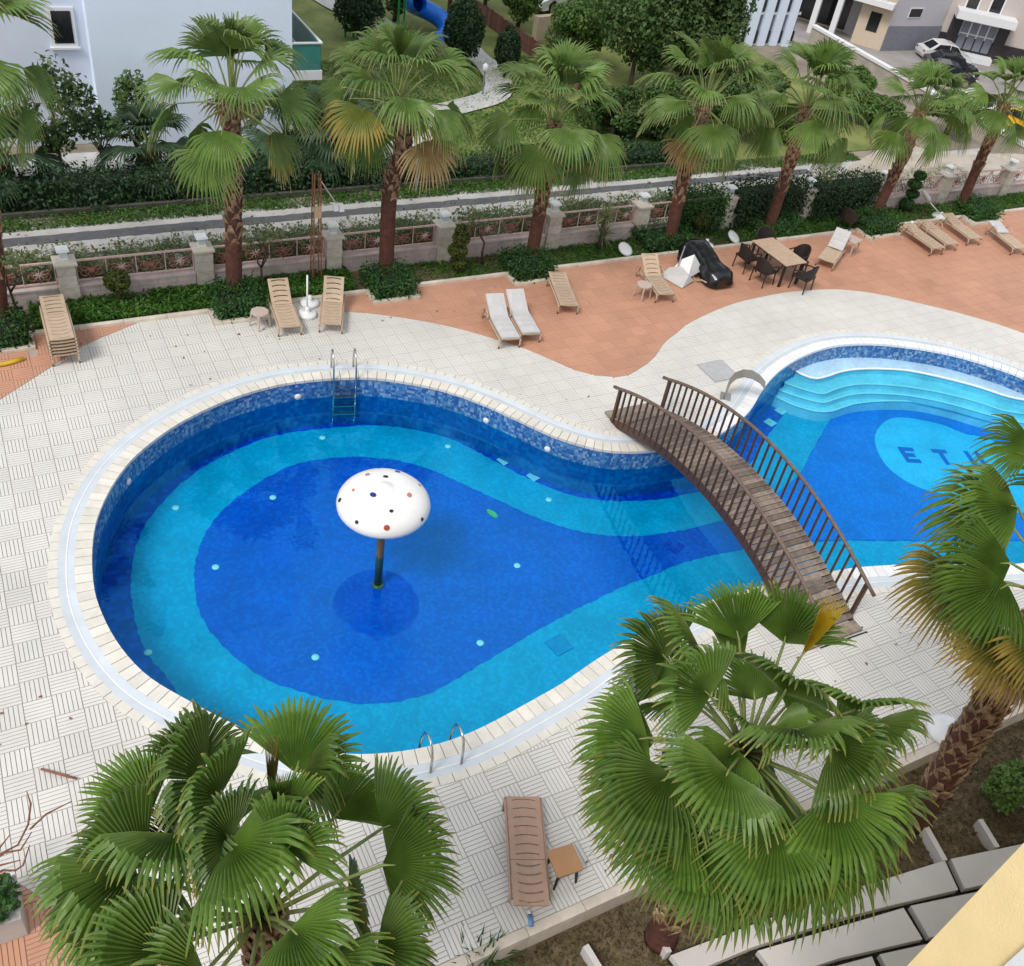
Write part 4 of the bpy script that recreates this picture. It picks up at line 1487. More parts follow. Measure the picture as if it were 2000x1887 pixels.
# ------------------------------------------------------------------ fan palms
def frond_geo(mb, hub, d, nrm, R, nseg, span, rng, pleat=0.018, bend=0.16, tip=0.45, fold=0.22, mi=0):
    d = d.normalized()
    nrm = (nrm - d * nrm.dot(d)).normalized()
    side = nrm.cross(d)
    rows = [0.03, 0.38, 0.70, 0.84, 0.93, 1.0]
    half = span / nseg
    tips = []
    for i in range(nseg):
        th = -span + (2 * i + 1) * half
        L = R * (0.76 + 0.24 * math.cos(th * 0.62)) * rng.uniform(.94, 1.04)
        lim = rng.uniform(.70, .82) if nseg > 28 else rng.uniform(.62, .76)
        sag = tip * rng.uniform(.6, 1.5)
        tw = rng.uniform(-.05, .05)
        vs, fs = [], []
        for k, f in enumerate(rows):
            r_ = f * L
            hw_ = r_ * math.tan(half) if f <= lim else lim * L * math.tan(half) * max(0.0, (1 - (f - lim) / (1 - lim))) ** 0.8
            for c in (-1, 0, 1):
                a = r_ * math.cos(th) - c * hw_ * math.sin(th)
                b = r_ * math.sin(th) + c * hw_ * math.cos(th)
                b += tw * max(0, f - lim) * L * math.cos(th)
                z = fold * abs(b) * 0.8 - bend * r_ * r_ / R
                if c == 0:
                    z += pleat * min(1, f * 2.2) * (1 if f <= lim else .5)
                q = hub + d * a + side * b + nrm * z
                e = max(0.0, f - lim * .8)
                q.z -= sag * e * e * L * 2.0
                vs.append(q)
                tips.append(f)
        n = len(rows)
        for k in range(n - 1):
            a = 3 * k
            fs += [(a, a + 3, a + 4, a + 1), (a + 1, a + 4, a + 5, a + 2)]
        mb.add(vs, fs, mi)
    mb.tip = tips


def petiole_geo(mb, c, hub, d, mi=0, w=0.028):
    mid = (c + hub) / 2 + Vector((0, 0, 0.05 * (hub - c).length))
    mb.tube([c, mid, hub, hub + d.normalized() * 0.12], [w, w * .75, w * .6, w * .25], 5, mi)


def trunk_geo(path, r0, r1, seg=26, rings=True):
    pts = spline3(path, seg)
    rs = []
    for k in range(len(pts)):
        f = k / (len(pts) - 1)
        rs.append((r0 * (1 - f) + r1 * f) * (1.0 + (0.035 if k % 2 else 0)) * (1.22 - .22 * min(1, f * 9)))
    return pts, rs


def spline3(path, seg):
    a = np.array(path, float)
    m = len(a)
    out = []
    for i in range(m - 1):
        p0, p1, p2, p3 = a[max(i - 1, 0)], a[i], a[i + 1], a[min(i + 2, m - 1)]
        for k in range(seg // (m - 1)):
            t = k / (seg // (m - 1))
            out.append(0.5 * (2 * p1 + (p2 - p0) * t + (2 * p0 - 5 * p1 + 4 * p2 - p3) * t * t + (3 * p1 - p0 - 3 * p2 + p3) * t ** 3))
    out.append(a[-1])
    return [Vector(q) for q in out]


def boots(pts, rs, f0, rng, n=60):
    """split leaf bases wrapped round the upper trunk"""
    mb = MB()
    N = len(pts) - 1
    for k in range(n):
        f = f0 + (1 - f0) * k / n
        i = min(N - 1, int(f * N))
        q = pts[i].lerp(pts[i + 1], f * N - i)
        r_ = rs[i]
        a = k * 2.399 + rng.uniform(-.2, .2)
        o = Vector((math.cos(a), math.sin(a), 0))
        s = Vector((-math.sin(a), math.cos(a), 0))
        w = r_ * rng.uniform(.40, .65)
        h = rng.uniform(.14, .30)
        lean = rng.uniform(.3, .7)
        b0 = q + o * r_ * .86 - Vector((0, 0, h * .4))
        t0 = q + o * (r_ * 1.02 + h * lean * .35) + Vector((0, 0, h * .7)) + s * rng.uniform(-.06, .06)
        mb.add([b0 - s * w, b0 + s * w, t0 + s * w * .35, t0 - s * w * .35, b0 - s * w * .8 - o * .03, b0 + s * w * .8 - o * .03, t0 + s * w * .3 - o * .035, t0 - s * w * .3 - o * .035],
               [(0, 1, 2, 3), (7, 6, 5, 4), (1, 5, 6, 2), (0, 3, 7, 4), (3, 2, 6, 7)])
    return mb


def palm(label, base, path, crown, fr, mats, r0=0.17, r1=0.15, f0=0.5, seed=1, group=None, nseg=26, deep=False, name="fan_palm", nboots=70):
    """fr: list of (hub, direction, radius, material index, span, tip) in world coordinates"""
    rng = random.Random(seed)
    t = thing(name, label, "palm tree", base, 0, group)
    b = Vector(base)
    pts, rs = trunk_geo([tuple(Vector(q) - b) for q in path], r0, r1)
    MB().tube(pts, rs, 12).build("trunk", M_PALMT, t, smooth=True)
    if nboots:
        stuff(boots(pts, rs, f0, rng, nboots).build("leaf_bases", M_BOOT, t))
    c = Vector(crown) - b
    for hub, d, R, mi, span, tip, *face in fr:
        hub = Vector(hub) - b
        up = Vector((0, 0, 1))
        rad = (hub - c)
        if abs(d.normalized().z) > 0.93:
            up = Vector((-rad.x, -rad.y, 0.01)) if d.z > 0 else Vector((rad.x, rad.y, 0.01))
        up = up + Vector((rng.uniform(-.25, .25), rng.uniform(-.25, .25), 0))
        if d.normalized().z < -0.5:
            up = up + Vector((rad.x, rad.y, 0)).normalized() * .6
        if face:
            up = face[0] + Vector((rng.uniform(-.25, .25), rng.uniform(-.25, .25), rng.uniform(-.1, .2)))
        mb = MB()
        frond_geo(mb, hub, d, up, R, nseg, span, rng, tip=tip, pleat=0.032 if deep else 0.024, bend=rng.uniform(.06, .24) if deep else rng.uniform(.12, .38), fold=rng.uniform(.15, .55))
        if deep:
            fo = mb.build("frond", mats[mi], t)
            p2 = MB()
            petiole_geo(p2, c + (hub - c) * .06, hub, d, 0, 0.026)
            p2.build("petiole", M_PETI, fo, smooth=True)
        else:
            petiole_geo(mb, c + (hub - c) * .06, hub, d, 1, 0.026)
            mb.build("frond", [mats[mi], M_PETI], t)
    return t


def crown_fronds(c, n, rng, pet=0.95, R=0.85, lo=-55, hi=84, yellow=(), brown=(), az0=0.0):
    out = []
    c = Vector(c)
    for k in range(n):
        f = k / (n - 1)
        el = math.radians(hi + (lo - hi) * f ** 1.4 + rng.uniform(-8, 8))
        az = az0 + k * 2.39996 + rng.uniform(-.25, .25)
        pl = pet * rng.uniform(.85, 1.1) * (1.0 if f > .15 else .85)
        hub = c + Vector((math.cos(el) * math.cos(az), math.cos(el) * math.sin(az), math.sin(el))) * pl
        eb = el - math.radians(8 + 38 * f)
        eb = max(eb, math.radians(-82))
        d = Vector((math.cos(eb) * math.cos(az), math.cos(eb) * math.sin(az), math.sin(eb)))
        mi = 1 if k in yellow else 2 if k in brown else 0
        out.append((hub, d, R * rng.uniform(.88, 1.08), mi, rng.uniform(1.05, 1.45) if f > .08 else 0.4, rng.uniform(.3, .9)))
    return out


PV_ROW = 20.95
BACK = [  # crown px, trunk px from below, label, extra
    ((452, 205), [(457, 545), (455, 400), (453, 300)], "tall fan palm with yellowing skirt in front of the white building", dict(yellow=(23, 25), brown=()), 0.17),
    ((774, 205), [(755, 500), (762, 375), (786, 300), (785, 245)], "crooked fan palm with orange dry fronds left of the lawn", dict(yellow=(19, 23), brown=(22, 25)), 0.17),
    ((1082, 240), [(1042, 480), (1064, 360), (1076, 320)], "fan palm leaning right in front of the lawn, third of the row", dict(), 0.16),
    ((1376, 208), [(1312, 450), (1338, 335), (1360, 270)], "fan palm behind the black tarpaulin with broad drooping fans", dict(brown=(25,)), 0.16),
    ((1575, 212), [(1508, 425), (1542, 320), (1560, 260)], "fan palm behind the dining table with hanging green skirt", dict(), 0.155),
    ((1797, 222), [(1716, 405), (1760, 315), (1782, 260)], "slim fan palm behind the white topped pillar near the cars", dict(), 0.15),
    ((1960, 205), [(1882, 388), (1932, 275), (1950, 240)], "rightmost fan palm of the back row with a ragged trunk", dict(brown=(24,)), 0.15),
    ((-75, 105), [(2, 640), (-20, 430), (-45, 250)], "fan palm at the left edge of which only hanging fans show", dict(), 0.17),
]
for k, (cpx, tpx, lab, kw, r0) in enumerate(BACK):
    rng = random.Random(40 + k)
    c = PV(*cpx, PV_ROW)
    path = [PV(*q, PV_ROW) for q in tpx] + [c]
    b0 = path[0].copy()
    b0.z = -0.05
    dirb = (path[0] - path[1])
    path = [b0 + Vector((dirb.x * .0, 0, 0))] + path
    n = 27 if k not in (5, 6) else 21
    R = 0.98 if k not in (5, 6) else 0.84
    fr = crown_fronds(c, n, rng, 1.18 if k not in (5, 6) else 1.0, R, -42, 88, az0=rng.uniform(0, 6), **kw)
    palm(lab, b0, path, c, fr, [M_FRONDB, M_FRONDY, M_FRONDBR], r0 * 1.12, r0 * 1.08, 0.38, 40 + k, "fan palms of the back row", 26, nboots=110)


def px_fronds(c, lst, rad, rtip, rng):
    """fronds read off the photograph: (hub px, tip px, material, span, tip droop); depth from the petiole length"""
    out = []
    c = Vector(c)

    def on_sphere(px, r_):
        d = ray(*px).normalized()
        oc = EYE - c
        bq = oc.dot(d)
        disc = bq * bq - (oc.length_squared - r_ * r_)
        if disc > 0:
            return EYE + d * (-bq - math.sqrt(disc))
        q = EYE + d * (-bq)
        return c + (q - c).normalized() * max(r_, (q - c).length * .97)
    for h, tp, mi, span, tip in lst:
        hub = on_sphere(h, rad)
        t_ = on_sphere(tp, rtip)
        d = t_ - hub
        R = min(0.95, max(0.66 if mi != 2 else 0.3, d.length * 0.96)) * rng.uniform(.9, 1.06)
        out.append((hub, d, R, mi, span * rng.uniform(.66, .82) if span > 1 else span, tip * 1.5, (EYE - hub).normalized() * .75 + Vector((0, 0, .4))))
    return out


def z7(x, y):
    return (1050 + x / 2.325, 1080 + y / 2.325)


def z3(x, y):
    return (x / 2.9235, 1300 + y / 2.9235)


PALMS_NEAR = []
# middle front palm
base2 = P(1290, 1832, -0.35)
c2 = PV(1455, 1470, base2.y)
L2 = [(z7(915, 395), z7(840, 70), 0, 1.35, .3), (z7(1125, 395), z7(1175, 120), 0, 1.35, .3), (z7(575, 470), z7(420, 270), 0, 1.7, .5), (z7(785, 650), z7(590, 470), 0, 1.6, .6),
      (z7(500, 840), z7(170, 880), 0, 1.7, .6), (z7(555, 1060), z7(190, 1140), 0, 1.7, .6), (z7(868, 988), z7(770, 1190), 0, 1.8, .4), (z7(660, 1190), z7(400, 1500), 0, 1.6, .6),
      (z7(880, 1430), z7(830, 1760), 0, 1.7, .6), (z7(1165, 1320), z7(1240, 1720), 0, 1.8, .6), (z7(1330, 1115), z7(1560, 1470), 0, 1.6, .7), (z7(1460, 1140), z7(1690, 1340), 0, 1.7, .5),
      (z7(1480, 790), z7(1770, 900), 0, 1.7, .6), (z7(1440, 715), z7(1540, 580), 0, 1.6, .4), (z7(1120, 640), z7(1190, 470), 0, 1.8, .5), (z7(1190, 480), z7(1375, 215), 3, 0.16, .1),
      (z7(600, 1000), z7(380, 1300), 0, 1.6, .7), (z7(1340, 880), z7(1620, 1020), 0, 1.6, .6), (z7(740, 440), z7(640, 320), 0, 1.5, .5), (z7(1170, 800), z7(1330, 850), 0, 1.6, .6),
      (z7(1080, 1230), z7(980, 1600), 0, 1.6, .6), (z7(1290, 1270), z7(1450, 1640), 0, 1.6, .7), (z7(760, 1330), z7(600, 1640), 0, 1.6, .7), (z7(470, 1120), z7(300, 1330), 0, 1.5, .9)]
palm("large fan palm in the middle foreground reaching over the bridge foot", base2, [base2, base2.lerp(c2, .5), c2], c2, px_fronds(c2, L2, 1.22, 2.05, rnd) + crown_fronds(c2, 12, rnd, .95, .8, -48, 25, az0=1.0) + crown_fronds(c2, 6, rnd, .7, .62, 45, 80, az0=.4),
     [M_FROND, M_FRONDY, M_FRONDBR, M_FRONDYY], 0.20, 0.19, 0.15, 11, "fan palms in the foreground", 30, True, nboots=150)
# left front palm
c1 = P(513, 1790, 4.15)
base1 = Vector((c1.x + .02, c1.y, -0.02))
L1 = [(z3(850, 805), z3(540, 540), 0, 1.75, .4), (z3(1100, 545), z3(1150, 215), 0, 1.6, .5), (z3(1690, 590), z3(1860, 80), 0, 1.5, .4), (z3(830, 1130), z3(330, 900), 0, 1.75, .5),
      (z3(930, 1640), z3(480, 1430), 0, 1.7, .5), (z3(1310, 1010), z3(1780, 1180), 0, 1.4, .8), ((753, 1613), (870, 1570), 0, 1.7, .5), ((746, 1690), (915, 1690), 0, 1.85, .5),
      ((736, 1856), (860, 1850), 0, 1.7, .5), (z3(760, 1190), z3(430, 1420), 0, 1.6, .8), (z3(620, 1420), z3(250, 1720), 0, 1.6, .7), (z3(1000, 960), z3(900, 1250), 0, 1.5, .9),
      (z3(1545, 880), z3(1560, 380), 1, 0.10, .05), (z3(1720, 620), z3(1990, 930), 0, 1.3, .9), (z3(1660, 1500), z3(1920, 1760), 0, 1.6, .7), (z3(1150, 640), z3(900, 480), 0, 1.5, .8),
      (z3(1250, 760), z3(1050, 620), 0, 1.5, .8), ((620, 1880), (700, 2000), 0, 1.6, .6), ((400, 1900), (250, 1980), 0, 1.7, .6), ((480, 1940), (450, 2060), 0, 1.7, .6),
      (z3(1600, 860), z3(1700, 600), 0, 0.35, .2), ((560, 1660), (640, 1560), 0, 1.5, .6), ((450, 1640), (380, 1560), 0, 1.4, .7)]
palm("large fan palm in the left foreground with a brown spear leaf", base1, [base1, base1.lerp(c1, .5), c1], c1, px_fronds(c1, L1, 1.25, 1.95, rnd) + crown_fronds(c1, 10, rnd, .95, .8, -48, 20, az0=2.0),
     [M_FROND, M_FRONDY, M_FRONDBR], 0.19, 0.17, 0.3, 12, "fan palms in the foreground", 30, True, nboots=130)
# right front palm
base3 = P(1786, 1602, -0.35)
c3 = PV(2062, 1168, base3.y)
mid3 = PV(1925, 1385, base3.y)
L3 = [((2020, 860), (1915, 872), 0, 1.6, .6), ((1955, 998), (1790, 1018), 0, 1.6, .7), ((1985, 985), (1872, 962), 0, 1.4, .6), ((1975, 1100), (1800, 1100), 0, 1.6, .8), ((1890, 1125), (1745, 1200), 1, 1.5, .6),
      ((1969, 1142), (1840, 1210), 0, 1.7, .5), ((1975, 1240), (1870, 1290), 1, 1.5, .7), ((1985, 1270), (1905, 1350), 2, 1.3, .5), ((2010, 1285), (1975, 1375), 2, 1.2, .5), 
      ((2100, 960), (2050, 800), 0, 1.6, .5), ((2200, 1050), (2330, 980), 0, 1.7, .5), ((2190, 1250), (2300, 1350), 0, 1.7, .5), ((2100, 1320), (2120, 1430), 0, 1.4, .5), ((2040, 1250), (2030, 1370), 1, 1.4, .5), ((2150, 1000), (2200, 850), 0, 1.6, .5)]
palm("leaning fan palm in the right foreground with golden brown skirt", base3, [base3, mid3, c3], c3, px_fronds(c3, L3, 1.1, 1.85, rnd),
     [M_FROND, M_FRONDY, M_FRONDBR], 0.21, 0.21, 0.18, 13, "fan palms in the foreground", 30, True, nboots=190)

# ------------------------------------------------------------------ planting strip by the far wall
WALL_V = 21.72
strip = struct(MB().add([(-9, 20.53, -0.02), (46, 20.53, -0.02), (46, 21.7, -0.02), (-9, 21.7, -0.02)], [(0, 1, 2, 3)]).build("planting_strip", M_SOIL))
for a, b in NOTCH:
    MB().add([(a + .05, 19.97, -0.02), (b - .05, 19.97, -0.02), (b - .05, 20.55, -0.021), (a + .05, 20.55, -0.021)], [(0, 1, 2, 3)]).build("bed", M_SOIL, strip)
rg = np.random.default_rng(5)


def grass(name, label, x0, x1, y0, y1, n, size, m, z=0.0, hz_=0.10, seed=1):
    r = np.random.default_rng(seed)
    p_ = np.stack([r.uniform(x0, x1, n), r.uniform(y0, y1, n), z + r.uniform(0, hz_, n)], 1)
    dens = np.sin(p_[:, 0] * 1.7) * np.sin(p_[:, 1] * 2.3 + p_[:, 0]) + r.normal(size=n) * .7
    p_ = p_[dens > -.5]
    o = leaf_cloud(name, p_, size, m, None, seed, 1.0, 0.35)
    return tag(o, label, "grass", kind="stuff")


grass("grass", "thick green grass in the planting strip at the left below the fence", 0.4, 8.0, 20.58, 21.58, 22000, 0.12, M_GRASS, -0.02, 0.20, 3)
grass("grass", "patchy grass between the palms along the middle of the fence", 9.4, 21.0, 20.6, 21.6, 14000, 0.09, M_GRASS, -0.02, 0.08, 4)
grass("grass", "green grass behind the dining set at the right end of the fence", 21.0, 40.0, 20.6, 21.6, 22000, 0.10, M_GRASS, -0.02, 0.12, 5)
HG = "low box hedges round the palm feet"
for k, (x0, x1, lab, y0) in enumerate([(-1.4, .2, "box hedge round the leftmost palm beside the lounger stack", 20.0), (4.32, 5.4, "box hedge round the palm left of the tan loungers", 20.0), (8.26, 9.3, "box hedge filling the kerb notch at the second palm", 20.0),
                                   (12.3, 13.4, "box hedge filling the kerb notch at the third palm", 20.0), (17.0, 18.5, "box hedge at the palm behind the black tarpaulin", 20.6), (21.3, 23.0, "low spreading hedge behind the dining chairs", 20.65),
                                   (25.35, 26.65, "box hedge filling the kerb notch left of the flat loungers", 20.0), (30.45, 31.65, "box hedge filling the kerb notch behind the flat loungers", 20.0)]):
    hedge("box_hedge", lab, x0, x1, y0, y0 + 1.05, 0.42, M_HEDGE, 2600, 0.085, 0.07, seed=20 + k, group=HG)

# ------------------------------------------------------------------ boundary wall: stone pillars, lanterns, fence panels
PIL = [-5.1, -1.9, 1.32, 4.40, 7.67, 10.8, 14.2, 17.25, 20.5, 23.75, 27.1, 30.3, 33.6, 36.9]
PLAB = {2: "behind the lounger stack", 3: "left of the first tall palm", 4: "beside the rusty lattice mast", 5: "behind the spiral topiary", 6: "right of the third palm", 7: "left of the palm behind the tarpaulin",
        8: "wrapped in green creeper behind the dining set", 9: "half hidden by creeper right of the dining set", 10: "at the slim palm where the creeper ends", 11: "between the cloud topiary and the rightmost palm", 12: "right of the rightmost palm"}
pil0 = None


def make_pillar(x, k):
    lab = PLAB.get(k, "beyond the left edge" if k < 2 else "beyond the right edge")
    t = thing("stone_pillar", "travertine fence pillar " + lab, "pillar", (x, WALL_V, 0), 0, "travertine fence pillars")
    z = -0.05
    r = random.Random(k)
    for c in range(4):
        h = 1.06 / 4
        w = 0.205 + r.uniform(-.012, .012)
        MB().box(-w, w, -w, w, z + .004, z + h - .004).build("stone_block", M_STONEP, t)
        z += h
    MB().box(-.185, .185, -.185, .185, -.05, z - .01).build("mortar_core", M_GROUT, t)
    MB().add([(-.25, -.25, z), (.25, -.25, z), (.25, .25, z), (-.25, .25, z), (-.25, -.25, z + .05), (.25, -.25, z + .05), (.25, .25, z + .05), (-.25, .25, z + .05), (0, 0, z + .12)],
             [(3, 2, 1, 0), (0, 1, 5, 4), (1, 2, 6, 5), (2, 3, 7, 6), (3, 0, 4, 7), (4, 5, 8), (5, 6, 8), (6, 7, 8), (7, 4, 8)]).build("cap_stone", M_STONEP, t)
    return t, z + .08


for k, x in enumerate(PIL):
    t, zt = make_pillar(x, k)
    if 2 <= k <= 12:
        l = thing("lantern", "square white topped lantern on the pillar " + PLAB[k], "lantern", (x, WALL_V, zt), 0, "lanterns on the fence pillars")
        MB().box(-.09, .09, -.09, .09, 0, .05).build("base", M_PLASW, l)
        MB().box(-.085, .085, -.085, .085, .052, .22).build("glass", M_LGLASS, l)
        MB().add([(-.14, -.14, .222), (.14, -.14, .222), (.14, .14, .222), (-.14, .14, .222), (-.12, -.12, .27), (.12, -.12, .27), (.12, .12, .27), (-.12, .12, .27)],
                 [(3, 2, 1, 0), (4, 5, 6, 7), (0, 1, 5, 4), (1, 2, 6, 5), (2, 3, 7, 6), (3, 0, 4, 7)]).build("lid", M_PLASW, l)
PANLAB = ["beyond the left edge", "at the left edge under the vines", "between the lounger stack and the ball topiary", "left of the lattice mast", "between the mast and the second palm", "behind the spiral topiary",
          "with a yucca in front", "left of the creeper", "under the creeper behind the tarpaulin", "under the creeper right of the dining set", "behind the cloud topiary", "left of the rightmost palm", "right of the rightmost palm"]


def scroll(cx_, cz, r_, turns, sx, ph=0.0):
    return [(cx_ + sx * r_ * (1 - .75 * t / 14) * math.cos(ph + turns * 2 * math.pi * t / 14), 0, cz + r_ * (1 - .75 * t / 14) * math.sin(ph + turns * 2 * math.pi * t / 14)) for t in range(15)]


for k in range(len(PIL) - 1):
    x0, x1 = PIL[k] + .22, PIL[k + 1] - .22
    L = x1 - x0
    t = thing("fence_panel", "pink stone plinth with red scrollwork fence " + PANLAB[k], "fence", (x0, WALL_V, 0), 0, "fence panels of the boundary wall")
    nb_ = 6
    for c in range(3):
        for i in range(nb_):
            sh = (L / nb_) * (.5 if c % 2 else 0)
            a, b = i * L / nb_ + sh, (i + 1) * L / nb_ + sh
            if c % 2 and i == nb_ - 1:
                b = L
            if c % 2 and i == 0:
                MB().box(0.004, sh - .004, -.13, .13, -.05 + c * .15 + .003, -.05 + (c + 1) * .15 - .003).build("plinth_stone", M_PINKST, t)
            MB().box(a + .004, b - .004, -.13 + rnd.uniform(-.006, .006), .13, -.05 + c * .15 + .003, -.05 + (c + 1) * .15 - .003).build("plinth_stone", M_PINKST, t)
    MB().box(0.0, L, -.115, .115, -.05, .39).build("plinth_core", M_GROUT, t)
    MB().box(0.0, L, -.15, .15, .402, .45).build("coping", M_PINKST, t)
    MB().box(0.0, L, -.022, .022, 1.0, 1.04).build("top_rail", M_IRONP, t)
    MB().box(0.0, L, -.018, .018, .50, .53).build("bottom_rail", M_IRONP, t)
    nm = 4
    for i in range(nm):
        cx_ = (i + .5) * L / nm
        mb = MB()
        for s in (-1, 1):
            mb.tube(scroll(cx_ + s * .16, .70, .14, 1.4, s, 1.2), .012, 5)
            mb.tube([(cx_, 0, .53), (cx_ + s * .10, 0, .66), (cx_ + s * .26, 0, .86), (cx_ + s * .34, 0, 1.0)], .011, 5)
        mb.build("scroll", M_IRONR, t, smooth=True)
        st_ = MB()
        for a in range(8):
            an = a * math.pi / 4
            st_.tube([(cx_, -.02, .76), (cx_ + .13 * math.cos(an), -.03, .76 + .13 * math.sin(an))], [.022, .006], 4)
        st_.build("flower_rosette", M_IRONP if i % 2 else M_IRONR, t)
    for i in range(nm + 1):
        xx = min(L - .012, max(.012, i * L / nm))
        MB().box(xx - .01, xx + .01, -.012, .012, .45, 1.0).build("upright", M_IRONP, t)

# vines spilling over the fence and the verge behind it
r = np.random.default_rng(77)
n = 30000
px_ = np.stack([r.uniform(-4, 20, n), 21.95 + np.abs(r.normal(0, .85, n)), r.uniform(0, 1, n)], 1)
hgt = 0.9 * np.exp(-((px_[:, 1] - 21.95) / .9)) + .22 + .12 * np.sin(px_[:, 0] * 2.1) + .1 * np.sin(px_[:, 0] * 5.3)
px_[:, 2] *= np.clip(hgt, .05, 1.15)
keep = (np.sin(px_[:, 0] * 1.3) + np.sin(px_[:, 0] * 3.7 + px_[:, 1] * 2) + r.normal(size=n) * .6) > -1.1
tag(leaf_cloud("vine", px_[keep], 0.11, M_VINE, None, 78, 1.0, .6), "pale green vines straggling behind and over the scrollwork fence", "vine", kind="stuff")
for k, (x0, x1, h) in enumerate([(18.6, 20.2, 1.15), (20.75, 23.5, 1.25), (24.0, 26.8, 1.2)]):
    hedge("creeper_hedge", ["dense dark creeper over the fence right of the fourth palm", "dense dark creeper over the fence behind the dining set", "dense dark creeper over the fence left of the slim palm"][k],
          x0, x1, 21.42, 22.25, h, M_HEDGED if k else M_HEDGE, 5200, 0.10, 0.10, seed=50 + k, group="creeper over the fence")

# ------------------------------------------------------------------ topiary, yucca, small trees, mast


def topiary(px, base_z, blobs, m, label, seed):
    q = P(*px, 0.0)
    q.y = min(q.y, 21.35)
    t = thing("topiary", label, "topiary", (q.x, q.y, -0.02))
    top = blobs[-1][1]
    MB().tube([(0, 0, 0), (0, 0, top)], [.04, .025], 6).build("stem", M_BARK, t)
    r_ = np.random.default_rng(seed)
    for i, (x, z, rr, fl_) in enumerate(blobs):
        n_ = int(900 * (rr / .3) ** 2)
        d = r_.normal(size=(n_, 3))
        d /= np.linalg.norm(d, axis=1)[:, None]
        pts = d * np.array([rr, rr, rr * fl_]) * (.9 + .1 * r_.random(n_))[:, None] + [x, 0, z]
        leaf_cloud("clipped_ball", pts, 0.07, m, t, seed + i, .6, nrm=d)
        MB().lathe([(0.0, -rr * fl_ * .84), (rr * .6, -rr * fl_ * .62), (rr * .84, 0), (rr * .6, rr * fl_ * .62), (0, rr * fl_ * .84)], 12, (x, 0, z)).build("inner_twigs", M_TWIG, t)
    return t


M_OLIVEL = leaf_mat("olive_topiary", (0.05, 0.075, 0.012), (0.13, 0.15, 0.02), 6)
topiary((228, 575), 0, [(0, .62, .30, .85)], M_OLIVEL, "olive green ball topiary on a short stem behind the left grass", 301)
topiary((892, 530), 0, [(0.02, .3, .24, .8), (-.04, .65, .27, .7), (.03, 1.0, .24, .8), (0, 1.25, .16, .9)], M_OLIVEL, "tiered olive green topiary between the second and third palms", 311)
topiary((1355, 455), 0, [(0, .55, .30, .85)], M_OLIVEL, "olive green ball topiary right of the fourth palm", 321)
topiary((1765, 412), 0, [(0.0, .28, .26, .8), (.06, .66, .24, .6), (-.04, 1.02, .26, .6), (.05, 1.32, .22, .7)], M_HEDGE, "dark cloud topiary with stacked pads behind the flat loungers", 331)


def yucca(px, h, label, seed, v=21.2, R=0.5, n=46, m=None):
    q = PV(*px, v)
    t = thing("yucca", label, "yucca", (q.x, v, -0.02))
    MB().tube([(0, 0, 0), (.02, 0, h)], [.09, .07], 8).build("trunk", M_BARK, t, smooth=True)
    rr = random.Random(seed)
    for hh in (h * .45, h):
        mb = MB()
        for k in range(n):
            az, el = k * 2.4, math.radians(rr.uniform(-25, 80))
            d = Vector((math.cos(az) * math.cos(el), math.sin(az) * math.cos(el), math.sin(el)))
            s = Vector((-math.sin(az), math.cos(az), 0)) * .018
            a = Vector((0, 0, hh))
            b = a + d * R * .6
            c = a + d * R + Vector((0, 0, -R * .15))
            mb.add([a - s, a + s, b + s, b - s, c], [(0, 1, 2, 3), (3, 2, 4)])
        mb.build("leaf_rosette", m or M_VINE, t)
    return t


yucca((1172, 480), 1.05, "two tiered yucca in front of the fence right of the third palm", 9)


def bare_tree(px, h, label, seed, v=21.2):
    q = PV(*px, v)
    t = thing("bare_tree", label, "tree", (q.x, v, -0.02))
    rr = random.Random(seed)
    mb = MB()
    tips = []

    def br(p0, d, L, r_, lv):
        p1 = p0 + d * L * .5 + Vector((rr.uniform(-.05, .05), rr.uniform(-.05, .05), 0))
        p2 = p1 + (d + Vector((rr.uniform(-.3, .3), rr.uniform(-.3, .3), .1))).normalized() * L * .5
        mb.tube([p0, p1, p2], [r_, r_ * .8, r_ * .6], 5)
        if lv:
            for _ in range(rr.choice((2, 3))):
                br(p2, (d + Vector((rr.uniform(-.9, .9), rr.uniform(-.9, .9), rr.uniform(0, .5)))).normalized(), L * .72, r_ * .6, lv - 1)
        else:
            tips.append(p2)
    br(Vector((0, 0, 0)), Vector((rr.uniform(-.15, .15), 0, 1)).normalized(), h * .42, .045, 3)
    mb.build("branches", M_BARK, t, smooth=True)
    pts = np.array([tuple(p_ + Vector((rr.uniform(-.12, .12), rr.uniform(-.12, .12), rr.uniform(-.1, .1)))) for p_ in tips for _ in range(9)])
    leaf_cloud("leaves", pts, .09, M_VINE, t, seed)
    return t


bare_tree((30, 600), 1.7, "thin reddish stemmed sapling at the left edge by the fence", 61)
bare_tree((512, 540), 1.5, "thin bare sapling left of the rusty lattice mast", 62)
bare_tree((942, 515), 1.6, "thin bare sapling right of the tiered topiary", 63)

